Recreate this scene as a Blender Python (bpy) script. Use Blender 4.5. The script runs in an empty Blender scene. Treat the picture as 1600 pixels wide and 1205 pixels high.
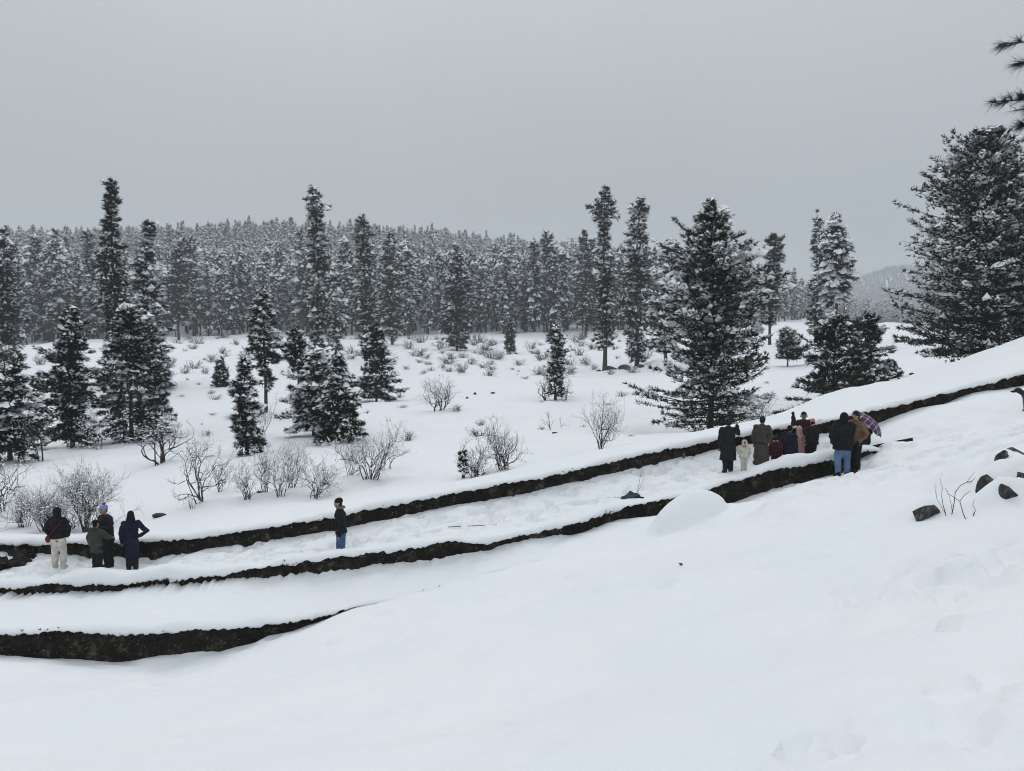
import bpy, bmesh, math, random
import numpy as np
from mathutils import Vector, Matrix

SC = bpy.context.scene
COL = SC.collection
PI = math.pi

# ------------------------------------------------------------------ camera
F_PX, CU, CV, HORIZON = 1200.0, 800.0, 602.5, 520.0
PITCH = math.atan((CV - HORIZON) / F_PX)
cam_data = bpy.data.cameras.new("camera")
cam = bpy.data.objects.new("camera", cam_data)
COL.objects.link(cam)
cam_data.sensor_fit = 'HORIZONTAL'
cam_data.sensor_width = 36.0
cam_data.lens = 36.0 * F_PX / 1600.0
cam_data.clip_start = 0.1
cam_data.clip_end = 8000.0
cam.location = (0, 0, 0)
cam.rotation_euler = (PI / 2 - PITCH, 0, 0)
SC.camera = cam

# ------------------------------------------------------------------ sky: overcast, zenith brighter than horizon
world = bpy.data.worlds.new("World")
SC.world = world
world.use_nodes = True
nt = world.node_tree
nt.nodes.clear()
SUN_EL, SUN_AZ = math.radians(50), math.radians(-20)
wo = nt.nodes.new("ShaderNodeOutputWorld")
bg = nt.nodes.new("ShaderNodeBackground")
bg.inputs[1].default_value = 0.1
sky = nt.nodes.new("ShaderNodeTexSky")
sky.sky_type = 'NISHITA'
sky.sun_disc = False
sky.sun_elevation = SUN_EL
sky.sun_rotation = SUN_AZ
sky.dust_density = 4.0
geo = nt.nodes.new("ShaderNodeTexCoord")
sep = nt.nodes.new("ShaderNodeSeparateXYZ")
nt.links.new(geo.outputs["Generated"], sep.inputs[0])
mr = nt.nodes.new("ShaderNodeMapRange")           # overcast: close to (1 + 2 sin e) / 3
mr.inputs[1].default_value = 0.0
mr.inputs[2].default_value = 1.0
mr.inputs[3].default_value = 0.31
mr.inputs[4].default_value = 1.05
nt.links.new(sep.outputs["Z"], mr.inputs[0])
ns = nt.nodes.new("ShaderNodeTexNoise")            # faint cloud unevenness
ns.inputs["Scale"].default_value = 2.2
ns.inputs["Detail"].default_value = 3.0
nt.links.new(geo.outputs["Generated"], ns.inputs["Vector"])
nmr = nt.nodes.new("ShaderNodeMapRange")
nmr.inputs[3].default_value = 0.91
nmr.inputs[4].default_value = 1.09
nt.links.new(ns.outputs["Fac"], nmr.inputs[0])
mul = nt.nodes.new("ShaderNodeMath")
mul.operation = 'MULTIPLY'
nt.links.new(mr.outputs[0], mul.inputs[0])
nt.links.new(nmr.outputs[0], mul.inputs[1])
vm = nt.nodes.new("ShaderNodeVectorMath")
vm.operation = 'SCALE'
vm.inputs[0].default_value = (8.87, 9.48, 9.98)
nt.links.new(mul.outputs[0], vm.inputs["Scale"])
mix = nt.nodes.new("ShaderNodeMix")
mix.data_type = 'RGBA'
mix.inputs[0].default_value = 0.94
nt.links.new(sky.outputs[0], mix.inputs[6])
nt.links.new(vm.outputs[0], mix.inputs[7])
nt.links.new(mix.outputs[2], bg.inputs[0])
nt.links.new(bg.outputs[0], wo.inputs[0])

sun_data = bpy.data.lights.new("sun", 'SUN')
sun = bpy.data.objects.new("sun", sun_data)
COL.objects.link(sun)
sun_data.energy = 0.5
sun_data.angle = math.radians(40)
sun_data.color = (1.0, 0.985, 0.96)
sd = Vector((math.sin(SUN_AZ) * math.cos(SUN_EL), math.cos(SUN_AZ) * math.cos(SUN_EL), math.sin(SUN_EL)))
sun.rotation_euler = sd.to_track_quat('Z', 'Y').to_euler()

SC.view_settings.view_transform = 'Standard'
SC.view_settings.look = 'None'
SC.view_settings.exposure = 0.09
SC.view_settings.gamma = 1.0
SC.view_settings.use_curve_mapping = False
SC.cycles.use_denoising = True
SC.cycles.max_bounces = 4
SC.cycles.diffuse_bounces = 2
SC.cycles.volume_bounces = 1
SC.cycles.transparent_max_bounces = 4
SC.cycles.use_adaptive_sampling = True
SC.cycles.adaptive_threshold = 0.012
SC.cycles.filter_width = 1.0
SC.cycles.denoising_prefilter = 'ACCURATE'

HAZE_DENSITY = 0.00042
HAZE_COLOR = (0.86, 0.905, 0.94)

# ------------------------------------------------------------------ helpers
def P(u, v, Y):
    """world point seen at photo pixel (u, v) when it stands Y metres ahead"""
    a = (u - CU) / F_PX
    b = (CV - v) / F_PX
    fw = math.cos(PITCH) + b * math.sin(PITCH)
    up = b * math.cos(PITCH) - math.sin(PITCH)
    s = Y / fw
    return np.array((a * s, Y, up * s))

def Xof(u, Y):
    return (u - CU) / F_PX * Y

def Uof(X, Y):
    return CU + F_PX * X / np.maximum(Y, 0.1)

def link(o, parent=None):
    COL.objects.link(o)
    if parent is not None:
        o.parent = parent
    return o

def tag(o, label=None, cat=None, group=None, kind=None):
    if label: o["label"] = label
    if cat: o["category"] = cat
    if group: o["group"] = group
    if kind: o["kind"] = kind
    return o

def empty(name, loc=(0, 0, 0), rz=0.0, s=1.0):
    o = bpy.data.objects.new(name, None)
    o.empty_display_size = 0.2
    o.location = loc
    o.rotation_euler = (0, 0, rz)
    o.scale = (s, s, s)
    return link(o)

def tri_mesh(name, V, Fc, mat=None, smooth=False):
    """fast mesh from arrays; faces all of the same vertex count"""
    V = np.asarray(V, dtype=np.float32)
    Fc = np.asarray(Fc, dtype=np.int32)
    me = bpy.data.meshes.new(name)
    n, k = Fc.shape
    me.vertices.add(len(V))
    me.vertices.foreach_set("co", V.ravel())
    me.loops.add(n * k)
    me.loops.foreach_set("vertex_index", Fc.ravel())
    me.polygons.add(n)
    me.polygons.foreach_set("loop_start", np.arange(0, n * k, k, dtype=np.int32))
    me.polygons.foreach_set("loop_total", np.full(n, k, dtype=np.int32))
    if smooth:
        me.polygons.foreach_set("use_smooth", np.ones(n, dtype=bool))
    me.update(calc_edges=True)
    if mat is not None:
        me.materials.append(mat)
    return me

def mesh_obj(name, me, parent=None, loc=(0, 0, 0)):
    o = bpy.data.objects.new(name, me)
    o.location = loc
    return link(o, parent)

def grid_faces(nr, nc):
    i = np.arange(nr - 1)[:, None] * nc + np.arange(nc - 1)[None, :]
    i = i.ravel()
    return np.stack([i, i + 1, i + nc + 1, i + nc], 1)

def _hash(ix, iy, seed):
    h = (ix.astype(np.int64) * 374761393 + iy.astype(np.int64) * 668265263 + seed * 974711) & 0xFFFFFFFF
    h = ((h ^ (h >> 13)) * 1274126177) & 0xFFFFFFFF
    return ((h ^ (h >> 16)) & 0xFFFFFF) / float(0xFFFFFF)

def vnoise(x, y, seed=0):
    x = np.asarray(x, float); y = np.asarray(y, float)
    ix = np.floor(x); iy = np.floor(y)
    fx = x - ix; fy = y - iy
    fx = fx * fx * fx * (fx * (fx * 6 - 15) + 10)
    fy = fy * fy * fy * (fy * (fy * 6 - 15) + 10)
    a = _hash(ix, iy, seed); b = _hash(ix + 1, iy, seed)
    c = _hash(ix, iy + 1, seed); d = _hash(ix + 1, iy + 1, seed)
    return (a + (b - a) * fx) * (1 - fy) + (c + (d - c) * fx) * fy - 0.5

def fbm(x, y, seed=0, octv=4, gain=0.5):
    s = 0.0; amp = 1.0; f = 1.0
    for k in range(octv):
        ca, sa = math.cos(k * 1.1 + 0.4), math.sin(k * 1.1 + 0.4)
        s = s + amp * vnoise((x * ca - y * sa) * f + 17.3 * k, (x * sa + y * ca) * f - 9.1 * k, seed + k)
        amp *= gain; f *= 2.03
    return s

def sstep(a, b, x):
    t = np.clip((np.asarray(x, float) - a) / (b - a), 0, 1)
    return t * t * (3 - 2 * t)

def nrm(a):
    return a / np.maximum(np.linalg.norm(a, axis=-1, keepdims=True), 1e-9)

def tube(pts, rads, ns=6):
    """list of rings -> verts, quads"""
    pts = np.asarray(pts, float)
    n = len(pts)
    d = np.gradient(pts, axis=0)
    d = nrm(d)
    ref = np.tile(np.array([[0.31, 0.93, 0.17]]), (n, 1))
    a = nrm(np.cross(d, ref)); b = np.cross(d, a)
    th = np.arange(ns) / ns * 2 * PI
    V = pts[:, None, :] + np.asarray(rads)[:, None, None] * (a[:, None, :] * np.cos(th)[None, :, None] + b[:, None, :] * np.sin(th)[None, :, None])
    V = V.reshape(-1, 3)
    F = []
    for i in range(n - 1):
        for j in range(ns):
            F.append((i * ns + j, i * ns + (j + 1) % ns, (i + 1) * ns + (j + 1) % ns, (i + 1) * ns + j))
    return V, F

def blades(rng, p, d, B, ln, wd, spread):
    """B triangles fanned about d from every point p"""
    N = len(p)
    dd = nrm(d[:, None, :] + spread * rng.normal(size=(N, B, 3)))
    L = ln * rng.uniform(0.55, 1.2, (N, B, 1))
    pp = p[:, None, :] + dd * L * rng.uniform(-0.25, 0.3, (N, B, 1))
    pr = nrm(np.cross(dd, rng.normal(size=(N, B, 3))))
    a = pp - pr * wd * 0.5
    b = pp + pr * wd * 0.5
    t = pp + dd * L
    V = np.stack([a, b, t], 2).reshape(-1, 3)
    F = np.arange(len(V)).reshape(-1, 3)
    return V, F

def domes(rng, c, d, size, flat, k=6):
    """little drooping caps of snow"""
    N = len(c)
    h = d.copy(); h[:, 2] *= 0.5
    h = nrm(h)
    side = nrm(np.cross(h, np.array([0, 0, 1.0]) + 0.05 * rng.normal(size=(N, 3))))
    up = np.cross(side, h)
    th = np.arange(k) / k * 2 * PI
    ra = size * rng.uniform(0.75, 1.25, (N, k))
    rim = c[:, None, :] + h[:, None, :] * (np.cos(th)[None, :] * ra)[..., None] + side[:, None, :] * (np.sin(th)[None, :] * ra * 0.62)[..., None] \
        - up[:, None, :] * (size * flat * rng.uniform(0.2, 0.9, (N, k)))[..., None]
    top = c + up * size[:, 0:1] * flat * rng.uniform(0.5, 1.2, (N, 1)) + h * size[:, 0:1] * rng.uniform(-0.2, 0.2, (N, 1))
    V = np.concatenate([rim, top[:, None, :]], 1).reshape(-1, 3)
    base = (np.arange(N) * (k + 1))[:, None]
    i = np.arange(k)[None, :]
    F = np.stack([base + i, base + (i + 1) % k, np.broadcast_to(base + k, (N, k))], -1).reshape(-1, 3)
    return V, F

class TPS:
    def __init__(self, pts, lam=0.0):
        pts = np.array(pts, float)
        self.p = pts[:, :2]
        n = len(pts)
        K = self.k(self.p, self.p) + lam * np.eye(n)
        A = np.zeros((n + 3, n + 3))
        A[:n, :n] = K
        A[:n, n] = 1; A[:n, n + 1:] = self.p
        A[n, :n] = 1; A[n + 1:, :n] = self.p.T
        self.w = np.linalg.lstsq(A, np.concatenate([pts[:, 2], [0, 0, 0]]), rcond=None)[0]
    def k(self, a, b):
        d2 = ((a[:, None, :] - b[None, :, :]) ** 2).sum(2)
        return 0.5 * d2 * np.log(d2 + 1e-9)
    def __call__(self, X, Y):
        X = np.asarray(X, float); Y = np.asarray(Y, float)
        q = np.stack([X.ravel(), Y.ravel()], 1)
        out = np.empty(len(q))
        for i in range(0, len(q), 20000):
            c = q[i:i + 20000]
            out[i:i + 20000] = self.k(c, self.p) @ self.w[:len(self.p)] + self.w[-3] + c @ self.w[-2:]
        return out.reshape(X.shape)

# ------------------------------------------------------------------ materials
def new_mat(name):
    m = bpy.data.materials.new(name)
    m.use_nodes = True
    t = m.node_tree
    b = t.nodes["Principled BSDF"]
    return m, t, b

def node(t, kind, **kw):
    n = t.nodes.new(kind)
    for k, v in kw.items():
        n.inputs[k.replace("_", " ")].default_value = v
    return n

def ramp(t, fac, stops):
    r = t.nodes.new("ShaderNodeValToRGB")
    e = r.color_ramp.elements
    while len(e) < len(stops):
        e.new(0.5)
    for i, (p, c) in enumerate(stops):
        e[i].position = p
        e[i].color = (*c, 1)
    t.links.new(fac, r.inputs[0])
    return r

def bump(t, b, height, strength, dist, prev=None):
    bn = t.nodes.new("ShaderNodeBump")
    bn.inputs["Strength"].default_value = strength
    bn.inputs["Distance"].default_value = dist
    t.links.new(height, bn.inputs["Height"])
    if prev is not None:
        t.links.new(prev, bn.inputs["Normal"])
    t.links.new(bn.outputs[0], b.inputs["Normal"])
    return bn.outputs[0]

def snow_material(name, fine, lump):
    m, t, b = new_mat(name)
    b.inputs["Roughness"].default_value = 0.75
    b.inputs["Specular IOR Level"].default_value = 0.25
    tc = t.nodes.new("ShaderNodeTexCoord")
    n1 = node(t, "ShaderNodeTexNoise", Scale=0.35, Detail=4.0)
    t.links.new(tc.outputs["Object"], n1.inputs["Vector"])
    r = ramp(t, n1.outputs["Fac"], [(0.3, (0.84, 0.86, 0.885)), (0.7, (0.875, 0.885, 0.90))])
    t.links.new(r.outputs[0], b.inputs["Base Color"])
    n2 = node(t, "ShaderNodeTexNoise", Scale=lump, Detail=5.0, Roughness=0.6)
    t.links.new(tc.outputs["Object"], n2.inputs["Vector"])
    p = bump(t, b, n2.outputs["Fac"], 0.5, 0.045)
    n3 = node(t, "ShaderNodeTexNoise", Scale=fine, Detail=2.0)
    t.links.new(tc.outputs["Object"], n3.inputs["Vector"])
    bump(t, b, n3.outputs["Fac"], 0.25, 0.006, p)
    return m

M = {}
M["snow"] = snow_material("snow", 60.0, 5.0)
M["snow_trod"] = snow_material("snow_trod", 40.0, 9.0)

def snow_load_material():
    m, t, b = new_mat("snow_on_branches")
    b.inputs["Roughness"].default_value = 0.8
    b.inputs["Specular IOR Level"].default_value = 0.2
    b.inputs["Base Color"].default_value = (0.86, 0.875, 0.895, 1)
    return m
M["load"] = snow_load_material()

def needle_material(name, c0, c1, c2):
    m, t, b = new_mat(name)
    b.inputs["Roughness"].default_value = 0.6
    b.inputs["Specular IOR Level"].default_value = 0.25
    g = t.nodes.new("ShaderNodeNewGeometry")
    r = ramp(t, g.outputs["Random Per Island"], [(0.0, c0), (0.55, c1), (1.0, c2)])
    t.links.new(r.outputs[0], b.inputs["Base Color"])
    return m
M["needle"] = needle_material("spruce_needles", (0.008, 0.011, 0.009), (0.018, 0.025, 0.018), (0.038, 0.046, 0.028))
M["needle_pine"] = needle_material("pine_needles", (0.009, 0.013, 0.009), (0.022, 0.030, 0.018), (0.048, 0.056, 0.028))
M["needle_dark"] = needle_material("dark_needles", (0.006, 0.008, 0.007), (0.013, 0.017, 0.014), (0.026, 0.031, 0.023))

def bark_material(name, c0, c1, scale=12.0):
    m, t, b = new_mat(name)
    b.inputs["Roughness"].default_value = 0.9
    tc = t.nodes.new("ShaderNodeTexCoord")
    n1 = node(t, "ShaderNodeTexNoise", Scale=scale, Detail=5.0)
    t.links.new(tc.outputs["Object"], n1.inputs["Vector"])
    r = ramp(t, n1.outputs["Fac"], [(0.3, c0), (0.7, c1)])
    t.links.new(r.outputs[0], b.inputs["Base Color"])
    bump(t, b, n1.outputs["Fac"], 0.6, 0.02)
    return m
M["bark"] = bark_material("bark", (0.022, 0.019, 0.017), (0.075, 0.062, 0.052), 6.0)
M["twig"] = bark_material("twig_bark", (0.020, 0.016, 0.015), (0.070, 0.052, 0.045), 9.0)
M["scrub"] = bark_material("scrub_bark", (0.05, 0.042, 0.036), (0.16, 0.13, 0.105), 6.0)

def wall_material():
    m, t, b = new_mat("old_masonry")
    b.inputs["Roughness"].default_value = 0.92
    b.inputs["Specular IOR Level"].default_value = 0.15
    tc = t.nodes.new("ShaderNodeTexCoord")
    n1 = node(t, "ShaderNodeTexNoise", Scale=3.0, Detail=8.0, Roughness=0.72)
    t.links.new(tc.outputs["Object"], n1.inputs["Vector"])
    r1 = ramp(t, n1.outputs["Fac"], [(0.34, (0.004, 0.004, 0.004)), (0.47, (0.014, 0.012, 0.009)),
                                     (0.55, (0.030, 0.025, 0.016)), (0.64, (0.105, 0.094, 0.078))])
    n2 = node(t, "ShaderNodeTexNoise", Scale=9.0, Detail=6.0, Roughness=0.7)
    t.links.new(tc.outputs["Object"], n2.inputs["Vector"])
    r2 = ramp(t, n2.outputs["Fac"], [(0.45, (0, 0, 0)), (0.62, (1, 1, 1))])
    mixm = t.nodes.new("ShaderNodeMix"); mixm.data_type = 'RGBA'
    t.links.new(r2.outputs[0], mixm.inputs[0])
    t.links.new(r1.outputs[0], mixm.inputs[6])
    mixm.inputs[7].default_value = (0.012, 0.012, 0.007, 1)           # moss
    # rime and snow crumbs caught on the rough face
    n3 = node(t, "ShaderNodeTexNoise", Scale=26.0, Detail=3.0, Roughness=0.6)
    t.links.new(tc.outputs["Object"], n3.inputs["Vector"])
    r3 = ramp(t, n3.outputs["Fac"], [(0.690, (0, 0, 0)), (0.72, (1, 1, 1))])
    mixs = t.nodes.new("ShaderNodeMix"); mixs.data_type = 'RGBA'
    t.links.new(r3.outputs[0], mixs.inputs[0])
    t.links.new(mixm.outputs[2], mixs.inputs[6])
    mixs.inputs[7].default_value = (0.7, 0.72, 0.74, 1)
    t.links.new(mixs.outputs[2], b.inputs["Base Color"])
    vo = t.nodes.new("ShaderNodeTexVoronoi")
    vo.feature = 'DISTANCE_TO_EDGE'
    vo.inputs["Scale"].default_value = 4.0
    t.links.new(tc.outputs["Object"], vo.inputs["Vector"])
    rv = ramp(t, vo.outputs["Distance"], [(0.0, (0, 0, 0)), (0.12, (1, 1, 1))])
    p = bump(t, b, rv.outputs[0], 0.5, 0.03)
    bump(t, b, n2.outputs["Fac"], 0.9, 0.03, p)
    return m
M["wall"] = wall_material()
M["moss"] = needle_material("dead_moss", (0.006, 0.005, 0.004), (0.016, 0.013, 0.008), (0.045, 0.036, 0.018))

def rock_material():
    m, t, b = new_mat("rock")
    b.inputs["Roughness"].default_value = 0.85
    tc = t.nodes.new("ShaderNodeTexCoord")
    mp = t.nodes.new("ShaderNodeMapping")
    mp.inputs["Scale"].default_value = (1.0, 1.0, 0.35)
    mp.inputs["Rotation"].default_value = (0.2, 0.4, 0.0)
    t.links.new(tc.outputs["Object"], mp.inputs["Vector"])
    n1 = node(t, "ShaderNodeTexNoise", Scale=14.0, Detail=7.0, Roughness=0.65)
    t.links.new(mp.outputs[0], n1.inputs["Vector"])
    r = ramp(t, n1.outputs["Fac"], [(0.36, (0.008, 0.008, 0.008)), (0.52, (0.035, 0.033, 0.032)), (0.66, (0.17, 0.16, 0.15))])
    t.links.new(r.outputs[0], b.inputs["Base Color"])
    bump(t, b, n1.outputs["Fac"], 0.7, 0.02)
    return m
M["rock"] = rock_material()

_cloth = {}
def cloth(c, scale=90.0, rough=0.85):
    key = tuple(c)
    if key in _cloth:
        return _cloth[key]
    m, t, b = new_mat("cloth_%d" % len(_cloth))
    b.inputs["Roughness"].default_value = rough
    b.inputs["Specular IOR Level"].default_value = 0.2
    tc = t.nodes.new("ShaderNodeTexCoord")
    n1 = node(t, "ShaderNodeTexNoise", Scale=7.0, Detail=5.0)
    t.links.new(tc.outputs["Object"], n1.inputs["Vector"])
    d = tuple(x * 0.72 for x in c); l = tuple(min(1, x * 1.25) for x in c)
    r = ramp(t, n1.outputs["Fac"], [(0.3, d), (0.7, l)])
    t.links.new(r.outputs[0], b.inputs["Base Color"])
    p = bump(t, b, n1.outputs["Fac"], 0.7, 0.03)
    n2 = node(t, "ShaderNodeTexNoise", Scale=scale, Detail=1.0)
    t.links.new(tc.outputs["Object"], n2.inputs["Vector"])
    bump(t, b, n2.outputs["Fac"], 0.3, 0.004, p)
    _cloth[key] = m
    return m

# ------------------------------------------------------------------ the three walls in plan and height
W3T = dict(u=[-300, -150, 0, 130, 250, 320, 400, 530, 640, 800, 900, 1000, 1100, 1200, 1300, 1400, 1500, 1600, 1750, 1950],
           top=[856, 852, 850, 848, 844, 838, 827, 805, 783, 753, 734, 709, 690, 673, 657, 632, 608, 584, 552, 512],
           base=[870, 864, 862, 868, 872, 858, 846, 828, 802, 774, 751, 727, 704, 688, 672, 643, 622, 600, 568, 528],
           Y=[21.2, 21.2, 21.2, 21.1, 21.0, 21.0, 21.0, 21.0, 21.2, 21.8, 22.3, 22.8, 23.5, 24.1, 24.6, 25.0, 25.4, 25.8, 26.5, 27.5])
W2T = dict(u=[-300, -150, 0, 60, 110, 180, 250, 320, 400, 530, 640, 720, 730, 800, 900, 945, 1020, 1090, 1130, 1200, 1300, 1380, 1428],
           top=[926, 921, 916, 913, 909, 914, 903, 900, 889, 866, 855, 842, 850, 836, 815, 800, 783, 770, 755, 736, 715, 696, 687],
           base=[944, 938, 934, 932, 929, 926, 918, 912, 905, 890, 876, 862, 861, 848, 826, 812, 798, 790, 784, 764, 741, 716, 698],
           Y=[19.0, 19.0, 19.0, 18.9, 18.9, 18.8, 18.8, 18.7, 18.7, 18.6, 18.7, 18.8, 18.8, 19.1, 19.8, 20.1, 20.7, 21.2, 21.4, 21.6, 21.9, 22.3, 22.7])
W1T = dict(u=[-300, -150, 0, 60, 130, 200, 250, 330, 400, 480, 530, 565, 620, 740, 830, 900, 950],
           top=[1000, 995, 990, 987, 985, 988, 987, 983, 977, 966, 955, 946, 936, 908, 885, 862, 845],
           base=[1012, 1014, 1021, 1028, 1038, 1037, 1036, 1026, 1010, 985, 965, 949, 940, 913, 892, 875, 860],
           Y=[16.4, 16.4, 16.5, 16.5, 16.5, 16.6, 16.6, 16.7, 16.9, 17.1, 17.3, 17.4, 17.5, 17.9, 18.3, 18.9, 19.4])

def wall_curve(T):
    tp = np.array([P(u, v, y) for u, v, y in zip(T["u"], T["top"], T["Y"])])
    bp = np.array([P(u, v, y) for u, v, y in zip(T["u"], T["base"], T["Y"])])
    return dict(X=tp[:, 0], Y=tp[:, 1], top=tp[:, 2], base=bp[:, 2])
W1, W2, W3 = wall_curve(W1T), wall_curve(W2T), wall_curve(W3T)

def smooth1(a, n):
    k = np.hanning(2 * n + 3); k /= k.sum()
    ap = np.pad(a, n + 1, mode='edge')
    # keep the slope at the ends
    ap[:n + 1] = a[0] + (a[1] - a[0]) * np.arange(-(n + 1), 0)
    ap[-(n + 1):] = a[-1] + (a[-1] - a[-2]) * np.arange(1, n + 2)
    return np.convolve(ap, k, mode='valid')

def sample_curve(W, step, x0=None, x1=None, sm=0.5):
    x0 = W["X"][0] if x0 is None else x0
    x1 = W["X"][-1] if x1 is None else x1
    xs = np.arange(x0, x1, step)
    n = max(1, int(sm / step))
    r = dict(X=xs)
    for k in ("Y", "top", "base"):
        r[k] = smooth1(np.interp(xs, W["X"], W[k]), n)
    return r

# ------------------------------------------------------------------ near snow slope (below the camera)
gp = [(0, 0, -1.55), (-7, 0, -3.1), (7, 0, -0.1), (0, -4, -0.7), (-8, -4, -2.3), (9, -4, 1.0), (14, 2, 1.0), (-14, 4, -5.2)]
for u, v, y in [(-150, 1014, 16.4), (0, 1021, 16.5), (130, 1038, 16.5), (250, 1036, 16.6), (330, 1026, 16.7), (400, 1010, 16.9), (480, 984, 17.1),
                (565, 945, 17.45), (620, 936, 17.55), (740, 908, 17.95), (830, 882, 18.35), (900, 850, 19.0), (945, 822, 19.9),
                (1020, 801, 20.5), (1125, 791, 21.3), (1200, 769, 21.5), (1300, 742, 21.8), (1340, 723, 22.0), (1372, 700, 22.3),
                (1440, 678, 22.8), (1440, 655, 24.0), (1500, 621, 25.3), (1600, 599, 25.7), (1750, 567, 26.4),
                (1320, 742, 20.6), (1500, 740, 15.8), (1600, 745, 13.5), (1440, 800, 12.6), (1600, 815, 10.6),
                (1250, 800, 15.0), (1000, 870, 15.8), (800, 960, 13.8), (400, 1090, 11.8), (130, 1090, 12.8), (1200, 950, 10.2)]:
    gp.append(tuple(P(u, v, y)))
Gtps = TPS(gp, lam=0.02)

def gauss(X, Y, u, v, y, sx, sy):
    p = P(u, v, y)
    return np.exp(-((X - p[0]) / sx) ** 2 - ((Y - p[1]) / sy) ** 2)

def near_height(X, Y):
    Z = Gtps(X, Y)
    Z = Z + 0.26 * fbm(X * 0.33, Y * 0.5, 3, 4) * sstep(2.0, 6.0, Y)
    # wind-laid ripples and soft hollows
    d = X * 0.35 + Y
    Z = Z + 0.050 * np.sin(d * 2.1 + 2.0 * fbm(X * 0.2, Y * 0.3, 9, 2)) * sstep(7, 10, Y) * sstep(17, 13, Y) * (0.4 + fbm(X * 0.15, Y * 0.15, 4, 2))
    Z = Z + 0.085 * fbm(X * 0.9 + 0.3 * Y, Y * 1.2, 21, 4)
    # trampled snow on the right and along the walls
    tr = (np.clip(gauss(X, Y, 1530, 700, 19.5, 4.0, 3.2) + gauss(X, Y, 1400, 720, 20.5, 2.2, 1.6)
          + gauss(X, Y, 1520, 900, 8.6, 1.6, 1.6) + gauss(X, Y, 1560, 1120, 4.2, 1.2, 0.9) + 0.8 * gauss(X, Y, 1370, 735, 20.6, 1.8, 1.3), 0, 1))
    lump = fbm(X * 2.6, Y * 2.6, 33, 4, 0.6)
    Z = Z + tr * 0.36 * np.minimum(lump, 0.14)
    Z = Z + 0.16 * gauss(X, Y, 1388, 702, 22.3, 0.35, 0.5)
    prg = np.random.default_rng(314)
    for k in range(70):                      # dimples where clods of snow fell
        yk = prg.uniform(4.5, 17); xk = prg.uniform(-0.62, 0.7) * yk; rk = prg.uniform(0.10, 0.26)
        r2 = ((X - xk) / rk) ** 2 + ((Y - yk) / (rk * 0.8)) ** 2
        Z = Z + prg.uniform(0.02, 0.075) * (0.7 * np.exp(-((np.sqrt(r2) - 1.3) / 0.45) ** 2) - np.exp(-r2 * 1.3))
    # soft mounds over buried boulders
    Z = Z + 0.34 * gauss(X, Y, 1230, 800, 16.0, 0.75, 0.6) + 0.12 * gauss(X, Y, 980, 960, 12.0, 0.7, 0.35) + 0.10 * gauss(X, Y, 1080, 910, 13.5, 0.5, 0.4)
    Z = Z + 0.25 * gauss(X, Y, 1500, 775, 14.4, 0.6, 0.5) + 0.35 * gauss(X, Y, 1590, 770, 13.6, 0.7, 0.6) + 0.22 * gauss(X, Y, 1545, 800, 12.4, 0.35, 0.3)
    # rounded drift over a boulder in front of the middle wall
    q = P(1076, 800, 17.7)
    rr = np.sqrt(((X - q[0]) / 0.86) ** 2 + ((Y - q[1]) / 0.72) ** 2) * (1 + 0.10 * fbm(X * 1.5, Y * 1.5, 44, 2))
    Z = Z + 0.46 * np.clip(1 - rr ** 2.2, 0, 1) ** 0.75 + 0.24 * np.exp(-((X - q[0] - 0.25) / 1.0) ** 2 - ((Y - q[1] + 0.1) / 0.8) ** 2)
    # snowed-over boulder heap
    for (u, v, y, w, h) in ((1546, 790, 13.25, 0.36, 0.50), (1586, 765, 14.3, 0.50, 0.40), (1576, 812, 12.45, 0.34, 0.38), (1603, 800, 13.0, 0.38, 0.42), (1500, 775, 14.0, 0.45, 0.24), (1562, 780, 13.7, 0.30, 0.34), (1452, 795, 12.85, 0.40, 0.36)):
        q = P(u, v, y)
        r2 = ((X - q[0]) / w) ** 2 + ((Y - q[1]) / w) ** 2
        Z = Z + 0.72 * h * np.exp(-r2 ** 1.1) * (1 + 0.25 * fbm(X * 4.5, Y * 4.5, 45, 3))
    return Z

def build_near():
    xs = np.concatenate([np.arange(-26, -14, 0.4), np.concatenate([np.arange(-14, 4, 0.11), np.arange(4, 14, 0.08), np.arange(14, 20, 0.11)]), np.arange(20, 30, 0.4)])
    ys = np.concatenate([np.arange(-5, 2, 0.4), np.concatenate([np.arange(2, 11, 0.12), np.arange(11, 23, 0.085), np.arange(23, 28.3, 0.11)])])
    X, Y = np.meshgrid(xs, ys)
    Z = near_height(X, Y)
    Y3 = np.interp(X, W3["X"], W3["Y"])
    Y1 = np.interp(X, W1["X"], W1["Y"])
    Z = Z - np.maximum(0, Y - Y3 - 0.15) * 1.5
    Z = Z - np.maximum(0, Y - Y1 - 0.3) * 1.0 * sstep(-1.6, -3.0, X)
    Y2 = np.interp(X, W2["X"], W2["Y"])
    Z = Z - np.maximum(0, Y - Y2 - 0.15) * 1.2 * sstep(11.2, 10.5, X)
    V = np.stack([X, Y, Z], -1).reshape(-1, 3)
    o = mesh_obj("ground_slope", tri_mesh("ground_slope", V, grid_faces(len(ys), len(xs)), M["snow"], True))
    tag(o, "smooth snow slope falling away below the camera", kind="structure")
build_near()

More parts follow.
